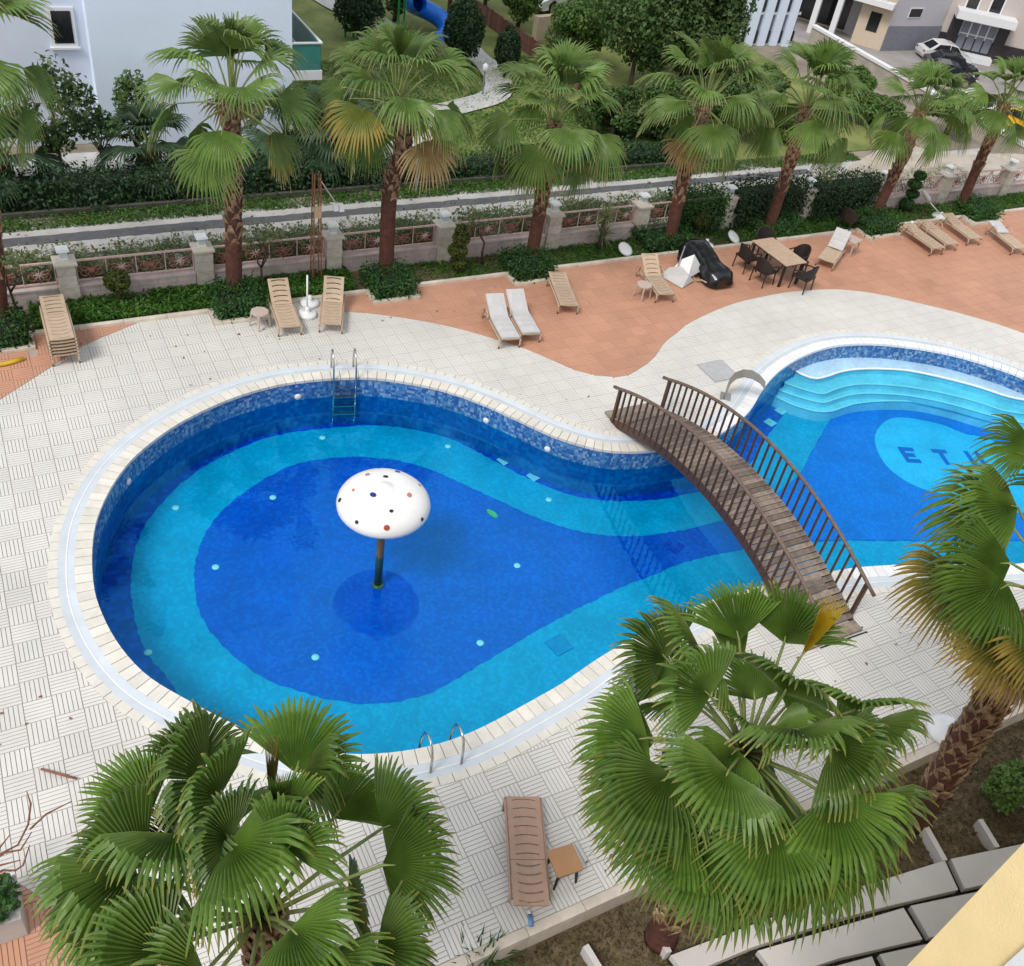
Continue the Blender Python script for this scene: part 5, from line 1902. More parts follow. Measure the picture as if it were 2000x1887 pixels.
# rusty lattice mast with floodlights
q = PV(617, 540, 21.35)
mh = PV(615, 338, 21.35).z
mast = thing("lattice_mast", "rusty lattice mast with a floodlight arm beside the fence", "mast", (q.x, 21.35, 0))
for sx in (-1, 1):
    for sy in (-1, 1):
        MB().tube([(sx * .11, sy * .11, 0), (sx * .075, sy * .075, mh)], .018, 5).build("chord", M_RUST, mast)
for k in range(int(mh / .22)):
    z = k * .22
    w = .11 - .035 * z / mh
    w2 = .11 - .035 * (z + .22) / mh
    s = 1 if k % 2 else -1
    MB().tube([(-s * w, -w, z), (s * w2, -w2, z + .22)], .009, 4).build("lacing_bar", M_RUST, mast)
    MB().tube([(-w, -s * w, z), (-w2, s * w2, z + .22)], .009, 4).build("lacing_bar", M_RUST, mast)
MB().box(-.09, .09, -.13, -.105, mh * .62, mh * .62 + .3).build("junction_box", mat("cream_box", (0.55, .42, .26), .6), mast)
a1 = PV(660, 402, 21.0) - Vector((q.x, 21.35, 0))
MB().tube([(0, 0, mh - .03), tuple(a1)], .018, 6).build("arm", M_STEEL, mast)
fl_ = MB()
fl_.box(a1.x - .12, a1.x - .01, a1.y - .08, a1.y + .08, a1.z - .10, a1.z + .06)
fl_.box(a1.x + .01, a1.x + .13, a1.y - .10, a1.y + .06, a1.z - .12, a1.z + .04)
fl_.build("floodlight", M_PLASW, mast)

# ------------------------------------------------------------------ lane behind the wall, verge, dark hedge, lawn
struct(MB().add([(-40, 22.0, -.03), (37, 22.0, -.03), (37, 25.55, -.03), (-40, 25.55, -.03)], [(0, 1, 2, 3)]).build("road", M_CONC))
def ragged(v0, v1, x0, x1, seed, amp):
    r_ = np.random.default_rng(seed)
    xs = np.arange(x0, x1, .14)
    def edge(v):
        k = np.convolve(r_.normal(size=len(xs) + 40), np.ones(41) / 41 ** .5, 'valid') * amp
        return v + k + r_.normal(size=len(xs)) * amp * .35
    e0, e1 = edge(v0), edge(v1)
    n_ = len(xs)
    return MB().add([(x, y, -.026) for x, y in zip(xs, e0)] + [(x, y, -.026) for x, y in zip(xs, e1)], [(i, i + 1, n_ + i + 1, n_ + i) for i in range(n_ - 1)])


struct(ragged(24.66, 25.04, -30, 27, 1, .03).build("road_channel", M_ASPH))
struct(ragged(23.78, 23.92, -30, 12, 2, .025).build("road_crack", M_ASPH))
grass("grass", "ragged grass verge at the foot of the dark hedge across the lane", -6, 30, 25.35, 26.1, 30000, 0.10, M_GRASS, -.03, .07, 8)
grass("grass", "weeds growing at the near side of the lane behind the fence", -6, 34, 22.1, 24.3, 26000, 0.09, M_VINE, -.03, .10, 9)
lowwall = tag(MB().box(-20, 24, 26.08, 26.2, -.1, .10).build("low_wall", mat("mossy_kerb", (0.075, 0.075, 0.06), .9, .3, 4)), "low dark retaining edge along the far side of the lane", "wall")
for k, (x0, x1, lab) in enumerate([(-8, 8.6, "long dark hedge across the lane in front of the white building"), (8.9, 16.5, "lower dark hedge across the lane at the edge of the lawn"), (16.9, 23.0, "thin dark hedge across the lane left of the dirt patch")]):
    hedge("dark_hedge", lab, x0, x1, 26.25, 27.1, (.85, .5, .45)[k], M_HEDGED, (12000, 5000, 3500)[k], .12, .09, seed=70 + k, group="hedges across the lane")
struct(MB().add([(8.5, 26.2, -.035), (34, 26.2, -.035), (34, 62, -.035), (4, 62, -.035), (8.5, 36, -.035)], [(0, 1, 2, 3, 4)]).build("lawn", M_LAWN))
grass("grass", "short lawn grass beyond the hedge across the lane", 8.7, 23, 27.1, 37, 42000, 0.11, M_GRASS, -.035, .05, 12)
M_COURT = mat("courtyard_paving", (0.50, 0.49, 0.47), .85, .18, 2.2)
struct(MB().add([(-30, 27.0, -.03), (8.4, 27.0, -.03), (8.4, 29.9, -.03), (-30, 29.9, -.03)], [(0, 1, 2, 3)]).build("courtyard", M_COURT))


def strip_path(px, w, z, name, m):
    c = resample(spline([P2(x, y, 0) for x, y in px], False), .5, False)
    t = np.gradient(c, axis=0)
    t /= np.hypot(t[:, 0], t[:, 1])[:, None]
    n = np.stack([t[:, 1], -t[:, 0]], 1)
    a, b = c + n * w / 2, c - n * w / 2
    k = len(c)
    mb = MB().add([(x, y, z) for x, y in a] + [(x, y, z) for x, y in b], [(i, i + 1, k + i + 1, k + i) for i in range(k - 1)])
    return struct(mb.build(name, m))


strip_path([(700, 345), (760, 310), (810, 270), (840, 225), (900, 208), (960, 190), (975, 165), (955, 130), (925, 105), (905, 80)], 1.1, .02, "garden_path", M_COURT)
strip_path([(600, -30), (660, 8), (710, 32), (760, 60)], 1.6, .02, "garden_path", M_COURT)
M_DIRT2 = mat("pale_dirt", (0.42, 0.37, 0.31), .95, .2, 1.2, bump=.4, bscale=8)
dq = [P2(x, y) for x, y in ((1640, 345), (1700, 300), (1760, 280), (1860, 300), (2000, 300), (2060, 330), (1900, 345), (1750, 350))]
struct(MB().add([(x, y, -.024) for x, y in resample(spline(dq, True), .6)], [tuple(range(len(resample(spline(dq, True), .6))))]).build("dirt_patch", M_DIRT2))

# ------------------------------------------------------------------ near planting bed, stepping slabs, yellow apartment wall
struct(MB().add([(-9, -8, -.40), (46, -8, -.40), (46, 4.30, -.36), (-9, 4.30, -.36)], [(0, 1, 2, 3)]).build("planting_bed", M_SOIL))
M_DRYG = leaf_mat("dry_grass", (0.10, 0.075, 0.03), (0.20, 0.16, 0.06), 2.0)
r = np.random.default_rng(91)
n = 26000
pp = np.stack([r.uniform(3.5, 17, n), r.uniform(1.6, 4.25, n), -.36 + r.uniform(0, .05, n)], 1)
tag(leaf_cloud("dry_grass", pp, .07, M_DRYG, None, 92, 1.0, .3), "dry brown grass and litter in the bed below the near kerb", "grass", kind="stuff")
SZ = -.17
M_SLAB = mat("pale_grey_slab", (0.56, 0.535, 0.515), .75, .07, 1.5, orand=.04)
SLABS = [[(1310, 1866), (1585, 1763), (1622, 1800), (1470, 1850), (1340, 1905)], [(1592, 1760), (1845, 1681), (1871, 1738), (1734, 1770), (1630, 1797)], [(1857, 1678), (2010, 1646), (2060, 1698), (1884, 1736)],
         [(1480, 1857), (1765, 1773), (1802, 1834), (1640, 1871), (1520, 1910)], [(1779, 1769), (1960, 1731), (2020, 1790), (1815, 1831)], [(1540, 1912), (1703, 1868), (1722, 1915), (1600, 1950)],
         [(1718, 1864), (1900, 1824), (1940, 1890), (1745, 1912)], [(1912, 1822), (2060, 1790), (2100, 1850), (1950, 1885)]]
walk = struct(MB().prism([P2(x, y, -.35) for x, y in ((1300, 1868), (1590, 1758), (2010, 1640), (2150, 1700), (2100, 1960), (1500, 1990), (1330, 1930))], -.40, -.345, bottom=False).build("slab_walk", M_DARKG))
for s in SLABS:
    q = [P2(x, y, SZ) for x, y in s]
    ar = sum(q[i][0] * q[(i + 1) % len(q)][1] - q[(i + 1) % len(q)][0] * q[i][1] for i in range(len(q)))
    MB().prism(q if ar > 0 else q[::-1], SZ - .12, SZ + rnd.uniform(-.006, .006)).build("paving_slab", M_SLAB, walk)
for k, (a, b, lab) in enumerate([((1144, 1846), (1172, 1892), "grey edging bar in the dry grass nearest the near lounger"), ((1281, 1812), (1307, 1860), "grey edging bar at the foot of the middle front palm"),
                                 ((1806, 1608), (1846, 1680), "grey edging bar at the foot of the leaning right palm"), ((1915, 1600), (1948, 1654), "grey edging bar next to the shrub at the right edge")]):
    p0, p1 = P(*a, -.14), P(*b, -.14)
    d = p1 - p0
    tag(MB().box(0, d.length, -.045, .045, -.42, -.14).build("edging_bar", M_SLAB, loc=(p0.x, p0.y, 0), rot=math.atan2(d.y, d.x)), lab, "edging bar", "edging bars in the near bed")
apt = thing("apartment_building", "yellow stucco corner of the near apartment block at the bottom right", "building", (5.0, 1.0, -.4))
MB().box(0, 9, -9, 0, 0, 12.5).build("wall", M_YELLOW, apt)
d = ray(1962, 1887)
tt = (4.985 - EYE.x) / d.x
fy = (EYE + d * tt).y
wf = MB()
wf.box(-.05, -.003, fy - 1.0 - 1.2, fy - 1.0, 2.0, 12.0)
wf.build("window_frame", M_BTRIM, apt)
MB().box(-.054, -.051, fy - 1.0 - 1.12, fy - 1.0 - .08, 2.1, 11.9).build("window_pane", M_GLASSD, apt)
q = P(1955, 1590, -.35)
tree("garden_shrub", "leafy yellow green shrub at the right edge below the kerb", (q.x + .25, q.y, -.38), .35, (0, 0, .55), (.75, .6, .5), 2600, .09, M_TREEL, 401, 10, "shrub", tr=.03)
q = P(935, 1885, -.35)
t = thing("low_palm_plant", "small spiky green plant beside the kerb at the bottom", "plant", (q.x, q.y, -.38))
mb = MB()
rr = random.Random(5)
for k in range(70):
    az, el = k * 2.4, math.radians(rr.uniform(15, 85))
    dd = Vector((math.cos(az) * math.cos(el), math.sin(az) * math.cos(el), math.sin(el)))
    s = Vector((-math.sin(az), math.cos(az), 0)) * .012
    a = Vector((rr.uniform(-.15, .15), rr.uniform(-.15, .15), 0))
    b = a + dd * .45
    c = a + dd * .7 - Vector((0, 0, .1))
    mb.add([a - s, a + s, b + s, b - s, c], [(0, 1, 2, 3), (3, 2, 4)])
mb.build("leaves", M_HEDGE, t)
q = P(-12, 1780, .3)
t = thing("planter_box", "grey planter with green leaves at the lower left edge", "planter", (q.x, q.y, 0))
MB().box(-.3, .3, -.3, .3, 0, .45).build("box", M_CONC, t)
pts, nn = blob_pts((0, 0, .6), (.35, .35, .3), 600, np.random.default_rng(4))
leaf_cloud("foliage", pts, .1, M_HEDGE, t, 6)
q = P(-40, 1680, .3)
t = thing("dry_branch", "bare reddish dry branches poking in at the lower left edge", "branch", (q.x, q.y, 0))
M_DRYB = mat("reddish_dry_stem", (0.22, .09, .065), .8, .3, 6)
rr = random.Random(8)
for pts_ in [[(-40, 1690), (0, 1668), (35, 1650), (55, 1610), (60, 1570), (52, 1545)], [(-40, 1700), (10, 1665), (40, 1660), (62, 1625)], [(-40, 1720), (5, 1700), (30, 1700), (45, 1690), (58, 1650)], [(-30, 1660), (0, 1655), (20, 1630)],
             [(-30, 1700), (0, 1690), (40, 1680)], [(58, 1620), (90, 1590), (140, 1565)]]:
    q3 = [P(x, y, .55 + .25 * i / len(pts_)) - q + Vector((0, 0, q.z)) for i, (x, y) in enumerate(pts_)]
    MB().tube(q3, [.014] * (len(q3) - 1) + [.006], 5).build("stem", M_DRYB, t, smooth=True)
a, b = P(80, 1502, .05), P(150, 1521, .05)
tag(MB().tube([Vector((0, 0, 0)), (b - a) * .6, b - a], [.018, .02, .016], 6).build("dry_stick", M_DRYB, loc=a, smooth=True), "short dark red stick on the deck left of the front palm", "stick")

# ------------------------------------------------------------------ white building across the lane
BV = 30.0
wb = thing("white_building", "tall bluish white apartment building with small windows behind the left palms", "building", (0, BV, -.05))
MB().box(3.47, 9.2, 0, 12, 0, 22.3).build("wall", M_BWHITE, wb)
MB().box(-16, 3.47, 0.55, 12, 0, 23.7).build("wall", M_BGREY, wb)
MB().box(3.40, 9.27, -.06, 12.06, 22.3, 22.6).build("parapet", M_BTRIM, wb)
w0, w1 = PV(97, 20, BV + .55), PV(145, 83, BV + .55)
for fl_i in range(7):
    for dx in (0, -4.2, -8.4):
        x0, x1, z0, z1 = w0.x + dx, w1.x + dx, w1.z + 3.0 * (fl_i - 0) + .05, w0.z + 3.0 * fl_i + .05
        if z1 > 23 or z0 < 0:
            continue
        wi = MB().box(x0 - .09, x1 + .09, .50, .548, z0 - .10, z1 + .09).build("window", M_BTRIM, wb)
        MB().box(x0, x1, .485, .499, z0, z1).build("pane", M_GLASSD, wi)
        MB().box(x0 - .14, x1 + .14, .44, .549, z0 - .16, z0 - .102).build("sill", M_BTRIM, wi)
# balcony on the right flank
m_ = M_TGLASS
m_.node_tree.nodes['Principled BSDF'].inputs['Alpha'].default_value = .72
for lv in range(6):
    z = 1.9 + 3.0 * lv
    sl = MB().box(9.2, 10.15, 0.0, 6.5, z, z + .28).build("balcony", M_BTRIM, wb)
    for k in range(5):
        MB().box(10.11, 10.125, .05 + k * 1.28, .05 + (k + 1) * 1.28 - .02, z + .30, z + 1.08).build("glass_panel", M_TGLASS, sl)
    MB().box(9.23, 10.10, .03, .045, z + .30, z + 1.08).build("glass_panel", M_TGLASS, sl)
    MB().box(9.2, 10.16, .0, .05, z + 1.08, z + 1.13).build("rail", M_BTRIM, sl)
    MB().box(10.09, 10.16, .05, 6.5, z + 1.08, z + 1.13).build("rail", M_BTRIM, sl)
    MB().box(9.205, 9.215, 1.0, 3.0, z + .28, z + 2.4).build("balcony_door", M_GLASSD, sl)

# ------------------------------------------------------------------ trees and shrubs across the lane
q = PV(128, 375, 27.6)
tree("broadleaf_tree", "dark round leaved tree in front of the white building", (q.x, 27.6, -.03), 1.2, (0, 0, 2.15), (1.1, 1.0, 1.2), 1500, .17, M_TREE, 501, 14, tr=.06, spread=1.1)
q = PV(208, 372, 27.9)
tree("broadleaf_tree", "small dark tree just right of the round leaved one", (q.x, 27.9, -.03), .9, (0, 0, 1.5), (.7, .7, .7), 500, .15, M_TREE, 505, 8, tr=.055)
q = PV(272, 330, 28.8)
tree("conical_shrub", "bright green conical shrub against the white wall", (q.x, 28.8, -.03), .5, (0, 0, 1.6), (.55, .55, 1.5), 1800, .13, M_TREEL, 510, 10, "shrub", tr=.05)


def low_palm(px, v, label, seed, R=.9, h=.7, n=20):
    q = PV(*px, v)
    c = Vector((q.x, v, h))
    rng = random.Random(seed)
    palm(label, Vector((q.x, v, -.05)), [Vector((q.x, v, -.05)), c], c, crown_fronds(c, n, rng, .9, R, lo=-10, hi=80), [M_FRONDD, M_FRONDY, M_FRONDBR], .2, .2, .1, seed, "low fan palms across the lane", 20, nboots=14)


M_FRONDD = leaf_mat("dark_fan_frond", (0.025, 0.06, 0.025), (0.06, 0.11, 0.05), 2.0, trans=.2)
low_palm((300, 352), 27.8, "low dark fan palm behind the hedge left of the first tall palm", 601)
low_palm((650, 330), 27.6, "low dark fan palm behind the hedge above the lattice mast", 602, 1.0, 1.0, 22)
low_palm((560, 345), 28.2, "low dark fan palm under the balcony of the white building", 603, .9, .8, 18)
low_palm((15, 360), 27.6, "low dark fan palm at the left edge behind the hedge", 604, .9, .8, 18)


def ell_bush(px, z0, rad, label, seed, m, n=2600, size=.14, cat="bush", name="clipped_bush", trunk=.3):
    q = P(*px, 0)
    t = thing(name, label, cat, (q.x, q.y, terrain(q.x, q.y) - .05))
    r_ = np.random.default_rng(seed)
    d = r_.normal(size=(n, 3))
    d /= np.linalg.norm(d, axis=1)[:, None]
    f = 1 + .10 * np.sin(d[:, 0] * 7 + seed) * np.sin(d[:, 2] * 6)
    pts = d * np.array(rad) * (f * (.86 + .14 * r_.random(n)))[:, None] + [0, 0, rad[2] + trunk]
    leaf_cloud("foliage", pts, size, m, t, seed, .7, nrm=d)
    MB().lathe([(0, -rad[2] * .8), (rad[0] * .6, -rad[2] * .55), (rad[0] * .8, 0), (rad[0] * .55, rad[2] * .55), (0, rad[2] * .8)], 12, (0, 0, rad[2] + trunk)).build("inner_twigs", M_TWIG, t)
    MB().tube([(0, 0, 0), (0, 0, trunk + .3)], .08, 6).build("stem", M_BARK, t)
    return t


ell_bush((900, 128), 0, (.80, .80, 1.15), "dark egg shaped bush beside the garden path", 701, M_HEDGED)
ell_bush((985, 152), 0, (.50, .50, .85), "dark clipped cypress bush right of the garden path", 702, M_HEDGED, 2000, .12)
ell_bush((700, 75), 0, (1.0, 1.0, .9), "dark bush by the green playground posts", 703, M_HEDGED, 2200, .16)
for k, (px, hh, rad, sc, lab, mm) in enumerate([((1225, 185), 1.5, (2.0, 1.8, 2.6), .22, "dense dark tree behind the third and fourth palms", M_TREE), ((1330, 190), 2.0, (1.9, 1.8, 2.6), .24, "tall tree with a dark trunk left of the striped building", M_TREE),
                                                ((1165, 60), 1.2, (1.6, 1.5, 1.7), .2, "bright green tree above the sand coloured wall", M_TREEL), ((945, 20), .8, (1.3, 1.3, 1.3), .18, "light green tree at the top by the brown fence", M_TREEL),
                                                ((1010, 55), .8, (1.0, 1.0, 1.1), .16, "mid green shrub in front of the brown fence", M_TREEL), ((770, 40), .8, (1.3, 1.2, 1.3), .18, "very dark tree behind the playground posts", M_TREE),
                                                ((1480, 235), .8, (1.3, 1.2, 1.0), .18, "low green shrub between the fourth and fifth palms", M_TREEL), ((1640, 225), .7, (1.2, 1.1, .9), .18, "pale green shrub right of the fifth palm", M_TREEL),
                                                ((1850, 255), .5, (1.3, 1.2, .8), .17, "pale green scrub between the two rightmost palms", M_TREEL), ((1400, 60), 1.8, (1.2, 1.2, 1.9), .2, "dark leafy tree touching the striped building", M_TREE),
                                                ((1195, 262), .4, (1.5, 1.2, 1.1), .18, "dark shrub between the third and fourth palm trunks", M_TREE),
                                                ((1275, 268), .4, (1.5, 1.2, 1.2), .18, "broad dark shrub left of the fourth palm trunk", M_TREE), ((1425, 262), .5, (1.6, 1.3, 1.2), .18, "broad mid green shrub right of the fourth palm trunk", M_TREE),
                                                ((1110, 130), .8, (1.6, 1.4, 1.5), .2, "mid green shrub below the sand coloured wall", M_TREEL), ((1290, 130), 1.0, (2.0, 1.8, 2.0), .22, "dark bushy tree behind the fourth palm crown", M_TREE),
                                                ((1370, 175), .8, (1.7, 1.5, 1.6), .2, "dark bushy tree between the fourth palm and striped building", M_TREE), ((1540, 270), .4, (1.4, 1.2, .7), .16, "low pale weeds behind the fifth palm trunk", M_TREEL),
                                                ((1240, 40), 1.4, (1.9, 1.8, 2.2), .22, "dark tree at the top between the sand coloured wall and striped building", M_TREE), ((1700, 240), .4, (1.3, 1.1, .6), .15, "low grassy scrub left of the slim palm", M_TREEL)]):
    q = P(*px, 0)
    z = terrain(q.x, q.y)
    tree("garden_tree", lab, (q.x, q.y, z - .05), hh, (0, 0, hh + rad[2] * .5), rad, 7500, sc * 0.85, mm, 720 + 7 * k, 13, tr=.11, group="trees beyond the lane")
# lamps along the path, playground
for k, (px, lab) in enumerate([((942, 185), "short garden lamp at the bend of the path"), ((655, 38), "short garden lamp by the upper path"), ((812, 375), "short white topped lamp in front of the dark hedge")]):
    q = P(*px, 0)
    t = thing("garden_lamp", lab, "lamp", (q.x, q.y, -.03), 0, "garden lamps across the lane")
    MB().tube([(0, 0, 0), (0, 0, .9)], .035, 6).build("post", M_GSTONE, t)
    MB().lathe([(.05, .9), (.11, .95), (.11, 1.12), (.0, 1.2)], 10).build("head", M_PLASW, t, smooth=True)
q = P(838, 68, 0)
t = thing("playground_slide", "bright blue spiral tube slide with brown posts at the top", "slide", (q.x, q.y, -.03))
M_BLUE = mat("blue_plastic", (0.01, .17, .70), .35, .1)
pts = [(.75 * math.cos(a) * 1.0, .75 * math.sin(a), .4 + .28 * a) for a in np.linspace(-2.4, 3.6, 26)]
mb = MB()
mb.tube([Vector(p_) for p_ in pts], .38, 12, cap=False)
mb.build("chute", M_BLUE, t, smooth=True)
M_BRWN = mat("brown_timber", (0.14, .055, .03), .7, .3, 5)
for sx, sy in ((1.3, .2), (2.0, .2), (1.3, 1.0), (2.0, 1.0)):
    MB().box(sx - .06, sx + .06, sy - .06, sy + .06, 0, 2.6).build("post", M_BRWN, t)
MB().box(1.2, 2.1, .1, 1.1, 1.3, 1.38).build("platform", M_BRWN, t)
q = P(690, 70, 0)
t = thing("swing_frame", "green steel swing posts at the top left of the lawn", "swing", (q.x, q.y, -.03))
M_GREENP = mat("green_paint", (0.01, .30, .05), .4, .1)
for sx in (-.35, 0.0):
    MB().tube([(sx, 0, 0), (sx, .1, 2.6)], .045, 8).build("post", M_GREENP, t)
MB().tube([(-.35, .1, 2.6), (2.2, .1, 2.6)], .04, 8).build("beam", M_GREENP, t)
for sx in (1.95, 2.2):
    MB().tube([(sx, 0, 0), (sx, .1, 2.6)], .045, 8).build("post", M_GREENP, t)
# brown garden fence and sand coloured wall at the top
fa, fb = P(925, 30, 0), P(1130, 175, 0)
d = fb - fa
t = thing("board_fence", "brown board fence running behind the cypress bush", "fence", (fa.x, fa.y, -.05), math.atan2(d.y, d.x))
n = int(d.length / .22)
bm_ = MB().box(0, .2, -.015, .015, 0, .75).mesh("board", mat("red_brown_board", (0.17, .075, .055), .8, .3, 5, orand=.3))
for k in range(n):
    link("board", bm_, t, (k * .22, 0, rnd.uniform(-.03, .03)))
MB().box(0, d.length, .016, .05, .5, .58).build("rail", M_BRWN, t)
q = P(1085, 72, 0)
t = thing("garden_wall", "sand coloured rendered garden wall above the third palm", "wall", (q.x, q.y, -.05), .2)
M_SAND = mat("sand_render", (0.52, .42, .31), .85, .12, 2)
MB().box(-1.3, 1.1, -.15, .15, 0, 1.0).build("panel", M_SAND, t)
MB().add([(1.1, -.2, 0), (2.0, -.2, 0), (2.0, .2, 0), (1.1, .2, 0), (1.35, -.12, 2.4), (1.75, -.12, 2.4), (1.75, .12, 2.4), (1.35, .12, 2.4)], [(0, 1, 5, 4), (1, 2, 6, 5), (2, 3, 7, 6), (3, 0, 4, 7), (4, 5, 6, 7)]).build("pier", M_SAND, t)

# ------------------------------------------------------------------ cars


def car(px, z, ang, m, label, L=4.2, name="parked_car"):
    q = P(*px, z)
    t = thing(name, label, "car", (q.x, q.y, z + .01), ang)
    W = 1.72
    prof = [(-L / 2, .38), (-L / 2 + .05, .62), (-L * .26, .80), (-L * .14, 1.32), (L * .02, 1.43), (L * .24, 1.38), (L * .40, .90), (L / 2 - .03, .82), (L / 2, .45), (L / 2 - .1, .22), (-L / 2 + .1, .22)]

    def lof(y, ins):
        return [(x, y, z_) if z_ < .9 else (x * .985, y - ins * math.copysign(1, y) * (z_ - .85) / .55, z_) for x, z_ in prof]
    a, b = lof(-W / 2, .16), lof(W / 2, .16)
    n = len(prof)
    MB().add(a + b, [tuple(range(n)), tuple(range(2 * n - 1, n - 1, -1))] + [(i, n + i, n + (i + 1) % n, (i + 1) % n) for i in range(n)]).build("body", m, t)
    for s in (-1, 1):
        def sd(x, z_):
            return (x, s * (W / 2 - .16 * max(0, z_ - .85) / .55 + .006), z_)
        MB().add([sd(-L * .225, .90), sd(L * .0, .90), sd(L * .0, 1.33), sd(-L * .135, 1.26)], [(0, 1, 2, 3), (3, 2, 1, 0)]).build("side_window", M_GLASSD, t)
        MB().add([sd(L * .015, .90), sd(L * .34, .92), sd(L * .23, 1.31), sd(L * .015, 1.34)], [(0, 1, 2, 3), (3, 2, 1, 0)]).build("side_window", M_GLASSD, t)
        for x in (-L * .31, L * .31):
            w = link("wheel", MB().tube([(0, -.10, 0), (0, .10, 0)], .31, 14).mesh("wheel", M_DARKG), t, (x, s * (W / 2 - .09), .31))
            MB().tube([(0, s * .085, 0), (0, s * .108, 0)], .19, 10).build("rim", M_STEEL, w)
        MB().box(-L / 2 - .004, -L / 2 + .12, s * .62 - .14, s * .62 + .14, .56, .66).build("headlight", M_LGLASS, t)
        MB().box(L / 2 - .08, L / 2 + .006, s * .66 - .12, s * .66 + .12, .66, .78).build("tail_light", M_DOTS['r'], t)

    def fr_(x, z_, y):
        return (x, y, z_)
    MB().add([(-L * .255 - .01, -.68, .82), (-L * .255 - .01, .68, .82), (-L * .148 - .012, .58, 1.28), (-L * .148 - .012, -.58, 1.28)], [(0, 1, 2, 3), (3, 2, 1, 0)]).build("windscreen", M_GLASSD, t)
    MB().add([(L * .395 + .02, -.66, .94), (L * .395 + .02, .66, .94), (L * .25 + .02, .58, 1.33), (L * .25 + .02, -.58, 1.33)], [(0, 1, 2, 3), (3, 2, 1, 0)]).build("rear_window", M_GLASSD, t)
    return t


M_CARW = mat("white_car_paint", (0.72, .73, .74), .25, .03, coat=.6)
M_CARK = mat("black_car_paint", (0.012, .014, .022), .2, .1, coat=.6)
M_CARY = mat("yellow_car_paint", (0.75, .42, .02), .3, .05, coat=.4)
LOWZ = -7.5
car((1838, 118), LOWZ, 2.75, M_CARW, "white hatchback parked before the dark entrance of the grey building")
car((1852, 142), LOWZ, 2.55, M_CARK, "black car parked next to the white hatchback")
car((1895, 222), LOWZ, 1.8, M_CARW, "white car behind the long wall beside the rightmost palm")
car((1998, 258), LOWZ, 1.7, M_CARY, "yellow car at the right edge behind the long wall")
car((1090, 14), 0, .3, M_CARW, "white car at the very top behind the sand coloured wall")
car((1845, 160), LOWZ, 2.5, M_CARK, "dark car half hidden by the slim palm crown")

# ------------------------------------------------------------------ buildings at the upper right
wa, wb_ = P(1590, 50, -5.2), P(2030, 298, -5.2)
d = wb_ - wa
t = thing("boundary_wall", "long beige wall with white coping running diagonally at the upper right", "wall", (wa.x, wa.y, LOWZ - .4), math.atan2(d.y, d.x))
M_BEIGE = mat("weathered_beige", (0.40, .36, .31), .9, .25, .8, bump=.2, bscale=10)
nseg_ = 9
for k in range(nseg_):
    l = d.length / nseg_
    MB().box(k * l + .01, (k + 1) * l - .01, -.15, .15, 0, 2.6).build("wall_bay", M_BEIGE, t)
MB().box(0, d.length, -.22, .22, 2.6, 2.78).build("coping", M_BTRIM, t)
struct(MB().add([(54, 27, LOWZ + .02), (110, 27, LOWZ + .02), (110, 80, LOWZ + .02), (57.5, 80, LOWZ + .02)], [(0, 1, 2, 3)]).build("street", mat("grey_street", (0.30, .28, .27), .9, .2, .4)))

ga, gb_ = P(1718, 100, LOWZ), P(1818, 97, LOWZ)
gw = gb_.x - ga.x
t = thing("grey_building", "grey rendered building with stone base and small windows at the upper right", "building", (ga.x, ga.y, LOWZ))
MB().box(0, gw, 0, 12, 0, 18).build("wall", mat("lilac_grey_render", (0.48, .47, .51), .85, .05), t)
MB().box(-.03, gw + .03, -.06, 0, 0, 1.9).build("stone_base", M_GSTONE, t)
for x, z, w, h in ((gw * .40, 2.6, 1.3, .6), (gw * .75, 6.6, .6, .7)):
    wi = MB().box(x - w / 2 - .08, x + w / 2 + .08, -.05, -.003, z - .08, z + h + .08).build("window", M_BTRIM, t)
    MB().box(x - w / 2, x + w / 2, -.07, -.051, z, z + h).build("pane", M_GLASSD, wi)
ea, eb = P(1818, 97, LOWZ), P(2010, 140, LOWZ)
d = eb - ea
t = thing("entrance_building", "pinkish grey building with a glazed entrance framed in dark stone", "building", (ea.x, ea.y, LOWZ), math.atan2(d.y, d.x))
el_ = d.length
MB().box(0, el_ + 10, 0, 12, 0, 18).build("wall", M_BCREAM, t)
MB().box(.01, el_ + 10, -.07, 0, 0, 1.5).build("dark_base", M_DSTONE, t)


def along(px):
    dr = ray(*px)
    n_ = Vector((-d.y, d.x, 0)).normalized()
    tt = (ea - EYE).dot(n_) / dr.dot(n_)
    h = EYE + dr * tt
    return ((h - ea).dot(d.normalized()), h.z - LOWZ)


dx0, _ = along((1868, 75))
dx1, _ = along((1938, 85))
dtop = along((1905, 42))[1]
dx0, dx1 = min(dx0, dx1), max(dx0, dx1)
MB().box(dx0 - .9, dx0 - .05, -.18, 0, 0, dtop + .2).build("dark_pillar", M_DSTONE, t)
MB().box(dx1 + .05, dx1 + .9, -.18, 0, 0, dtop + .2).build("dark_pillar", M_DSTONE, t)
door = MB().box(dx0, dx1, -.06, -.02, .5, dtop).build("entrance_door", M_BTRIM, t)
cw_ = (dx1 - dx0) / 4
for i in range(4):
    MB().box(dx0 + i * cw_ + .06, dx0 + (i + 1) * cw_ - .06, -.09, -.061, .6, dtop * .62).build("pane", M_GSTONE, door)
    MB().box(dx0 + i * cw_ + .06, dx0 + (i + 1) * cw_ - .06, -.09, -.061, dtop * .66, dtop - .1).build("pane", M_GSTONE, door)
MB().box(dx0 - .3, dx1 + .3, -1.3, -.19, 0, .45).build("entrance_step", M_BTRIM, t)
MB().box(dx0 - .9, dx1 + .9, -1.6, 0, dtop + .25, dtop + .85).build("canopy", M_BTRIM, t)
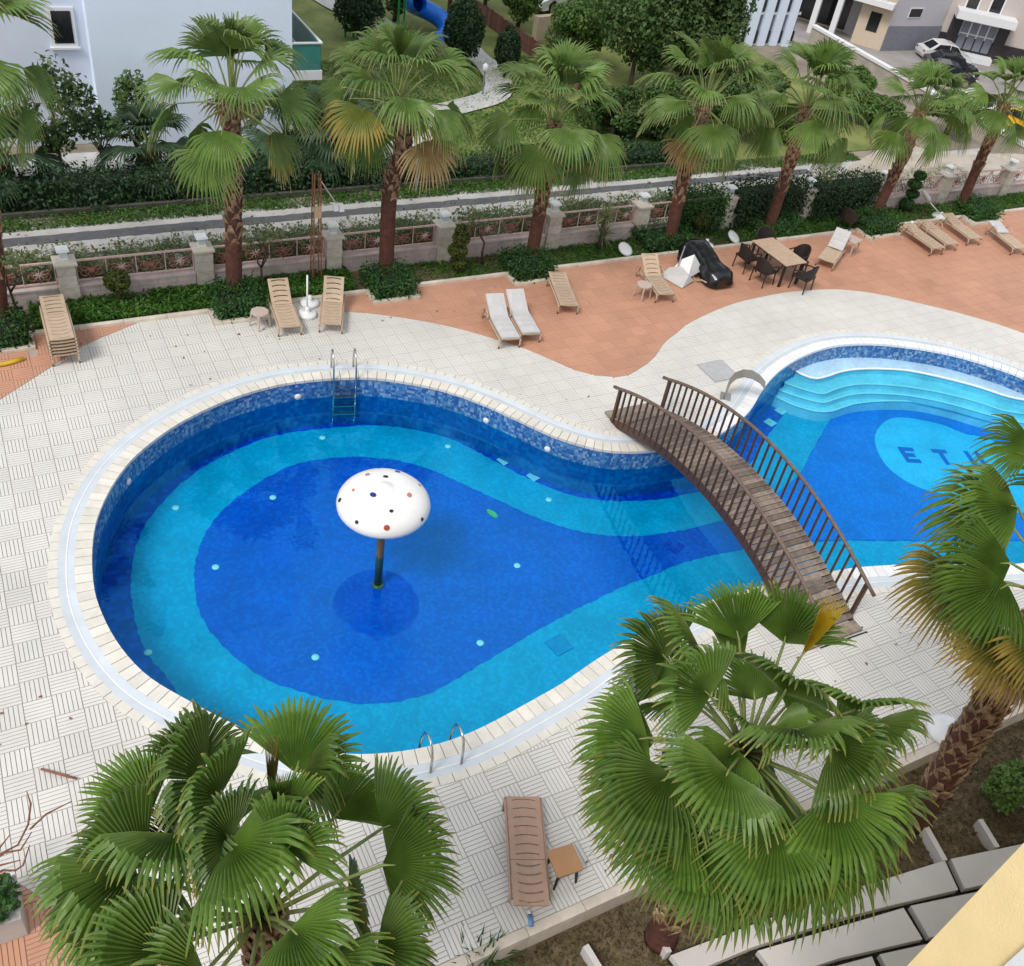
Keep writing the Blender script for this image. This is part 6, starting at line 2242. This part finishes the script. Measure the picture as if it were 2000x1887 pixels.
for px in ((1903, 0), (1950, 5)):
    x, z = along(px)
    wi = MB().box(x - .55, x + .55, -.05, -.003, z - .9, z + 1.3).build("window", M_BTRIM, t)
    MB().box(x - .42, x + .42, -.07, -.051, z - .75, z + 1.15).build("pane", M_GLASSD, wi)

ca_, cb_ = P(1590, 62, LOWZ), P(1718, 100, LOWZ)
d = cb_ - ca_
t = thing("villa", "cream villa with a dark open ground floor and white balcony at the top right", "building", (ca_.x, ca_.y, LOWZ), math.atan2(d.y, d.x))
vl = d.length
M_CREAM = mat("cream_stucco", (0.60, .50, .38), .85, .06)
MB().box(vl * .55, vl, 0, 9, 0, 12).build("wall", M_CREAM, t)
MB().box(-6, vl * .55, 2.5, 9, 0, 12).build("wall", M_CREAM, t)
MB().box(-6, vl * .54, 2.40, 2.499, .2, 2.8).build("garage_opening", M_GLASSD, t)
MB().box(-6, vl * 1.0, -1.0, 2.5, 3.2, 3.6).build("balcony_slab", M_BTRIM, t)
for x in (-.2, vl * .27):
    MB().box(x - .22, x + .22, -.9, -.46, 0, 3.2).build("column", M_BTRIM, t)
for k in range(24):
    x = -3 + k * (vl + 2.6) / 24
    MB().tube([(x, -.85, 3.6), (x, -.85, 4.5)], .05, 5).build("baluster", M_BTRIM, t)
MB().box(-3, vl, -.93, -.77, 4.5, 4.62).build("handrail", M_BTRIM, t)
MB().box(vl * .70, vl * .86, -.04, 0, 1.2, 2.6).build("window", M_GLASSD, t)

sa, sb = P(1418, 130, -1.0), P(1549, 134, -1.0)
sw = sb.x - sa.x
t = thing("striped_building", "pale blue building with tall white fins behind the fourth and fifth palms", "building", (sa.x, sa.y, terrain(sa.x, sa.y) - 1.2))
MB().box(0, sw, .25, 10, 0, 16).build("wall", M_GSTONE, t)
nf = 5
for k in range(nf):
    x = sw * (k + .1) / nf
    MB().box(x, x + sw / nf * .52, 0, .249, 0, 16).build("fin", M_BWHITE, t)
    for z in np.arange(1.2, 15, 1.45):
        MB().box(x + sw / nf * .56, x + sw / nf * .98, .20, .249, z, z + .55).build("window", M_GLASSD, t)
        MB().box(x + sw / nf * .56, x + sw / nf * .98, .17, .249, z - .14, z - .02).build("sill", M_BTRIM, t)

# ------------------------------------------------------------------ leaf litter blown onto the paving
r = np.random.default_rng(17)
lp = []
for (x, y, s_, n) in [(480, 655, 60, 10), (250, 640, 40, 5), (900, 600, 120, 9), (1700, 1290, 90, 7), (110, 1400, 120, 8), (1150, 1700, 60, 5), (1150, 790, 90, 5), (350, 720, 120, 6)]:
    for _ in range(n):
        q = P(x + r.normal() * s_, y + r.normal() * s_ * .4, 0)
        if not inside(o3, np.array([q.x]), np.array([q.y]))[0] and 4.5 < q.y < 20.3:
            lp.append((q.x, q.y, .012))
tag(leaf_cloud("leaf_litter", np.array(lp), .075, M_DRYB, None, 18, .25, .5), "scattered small dry leaves on the pale paving", "leaf litter", kind="stuff")
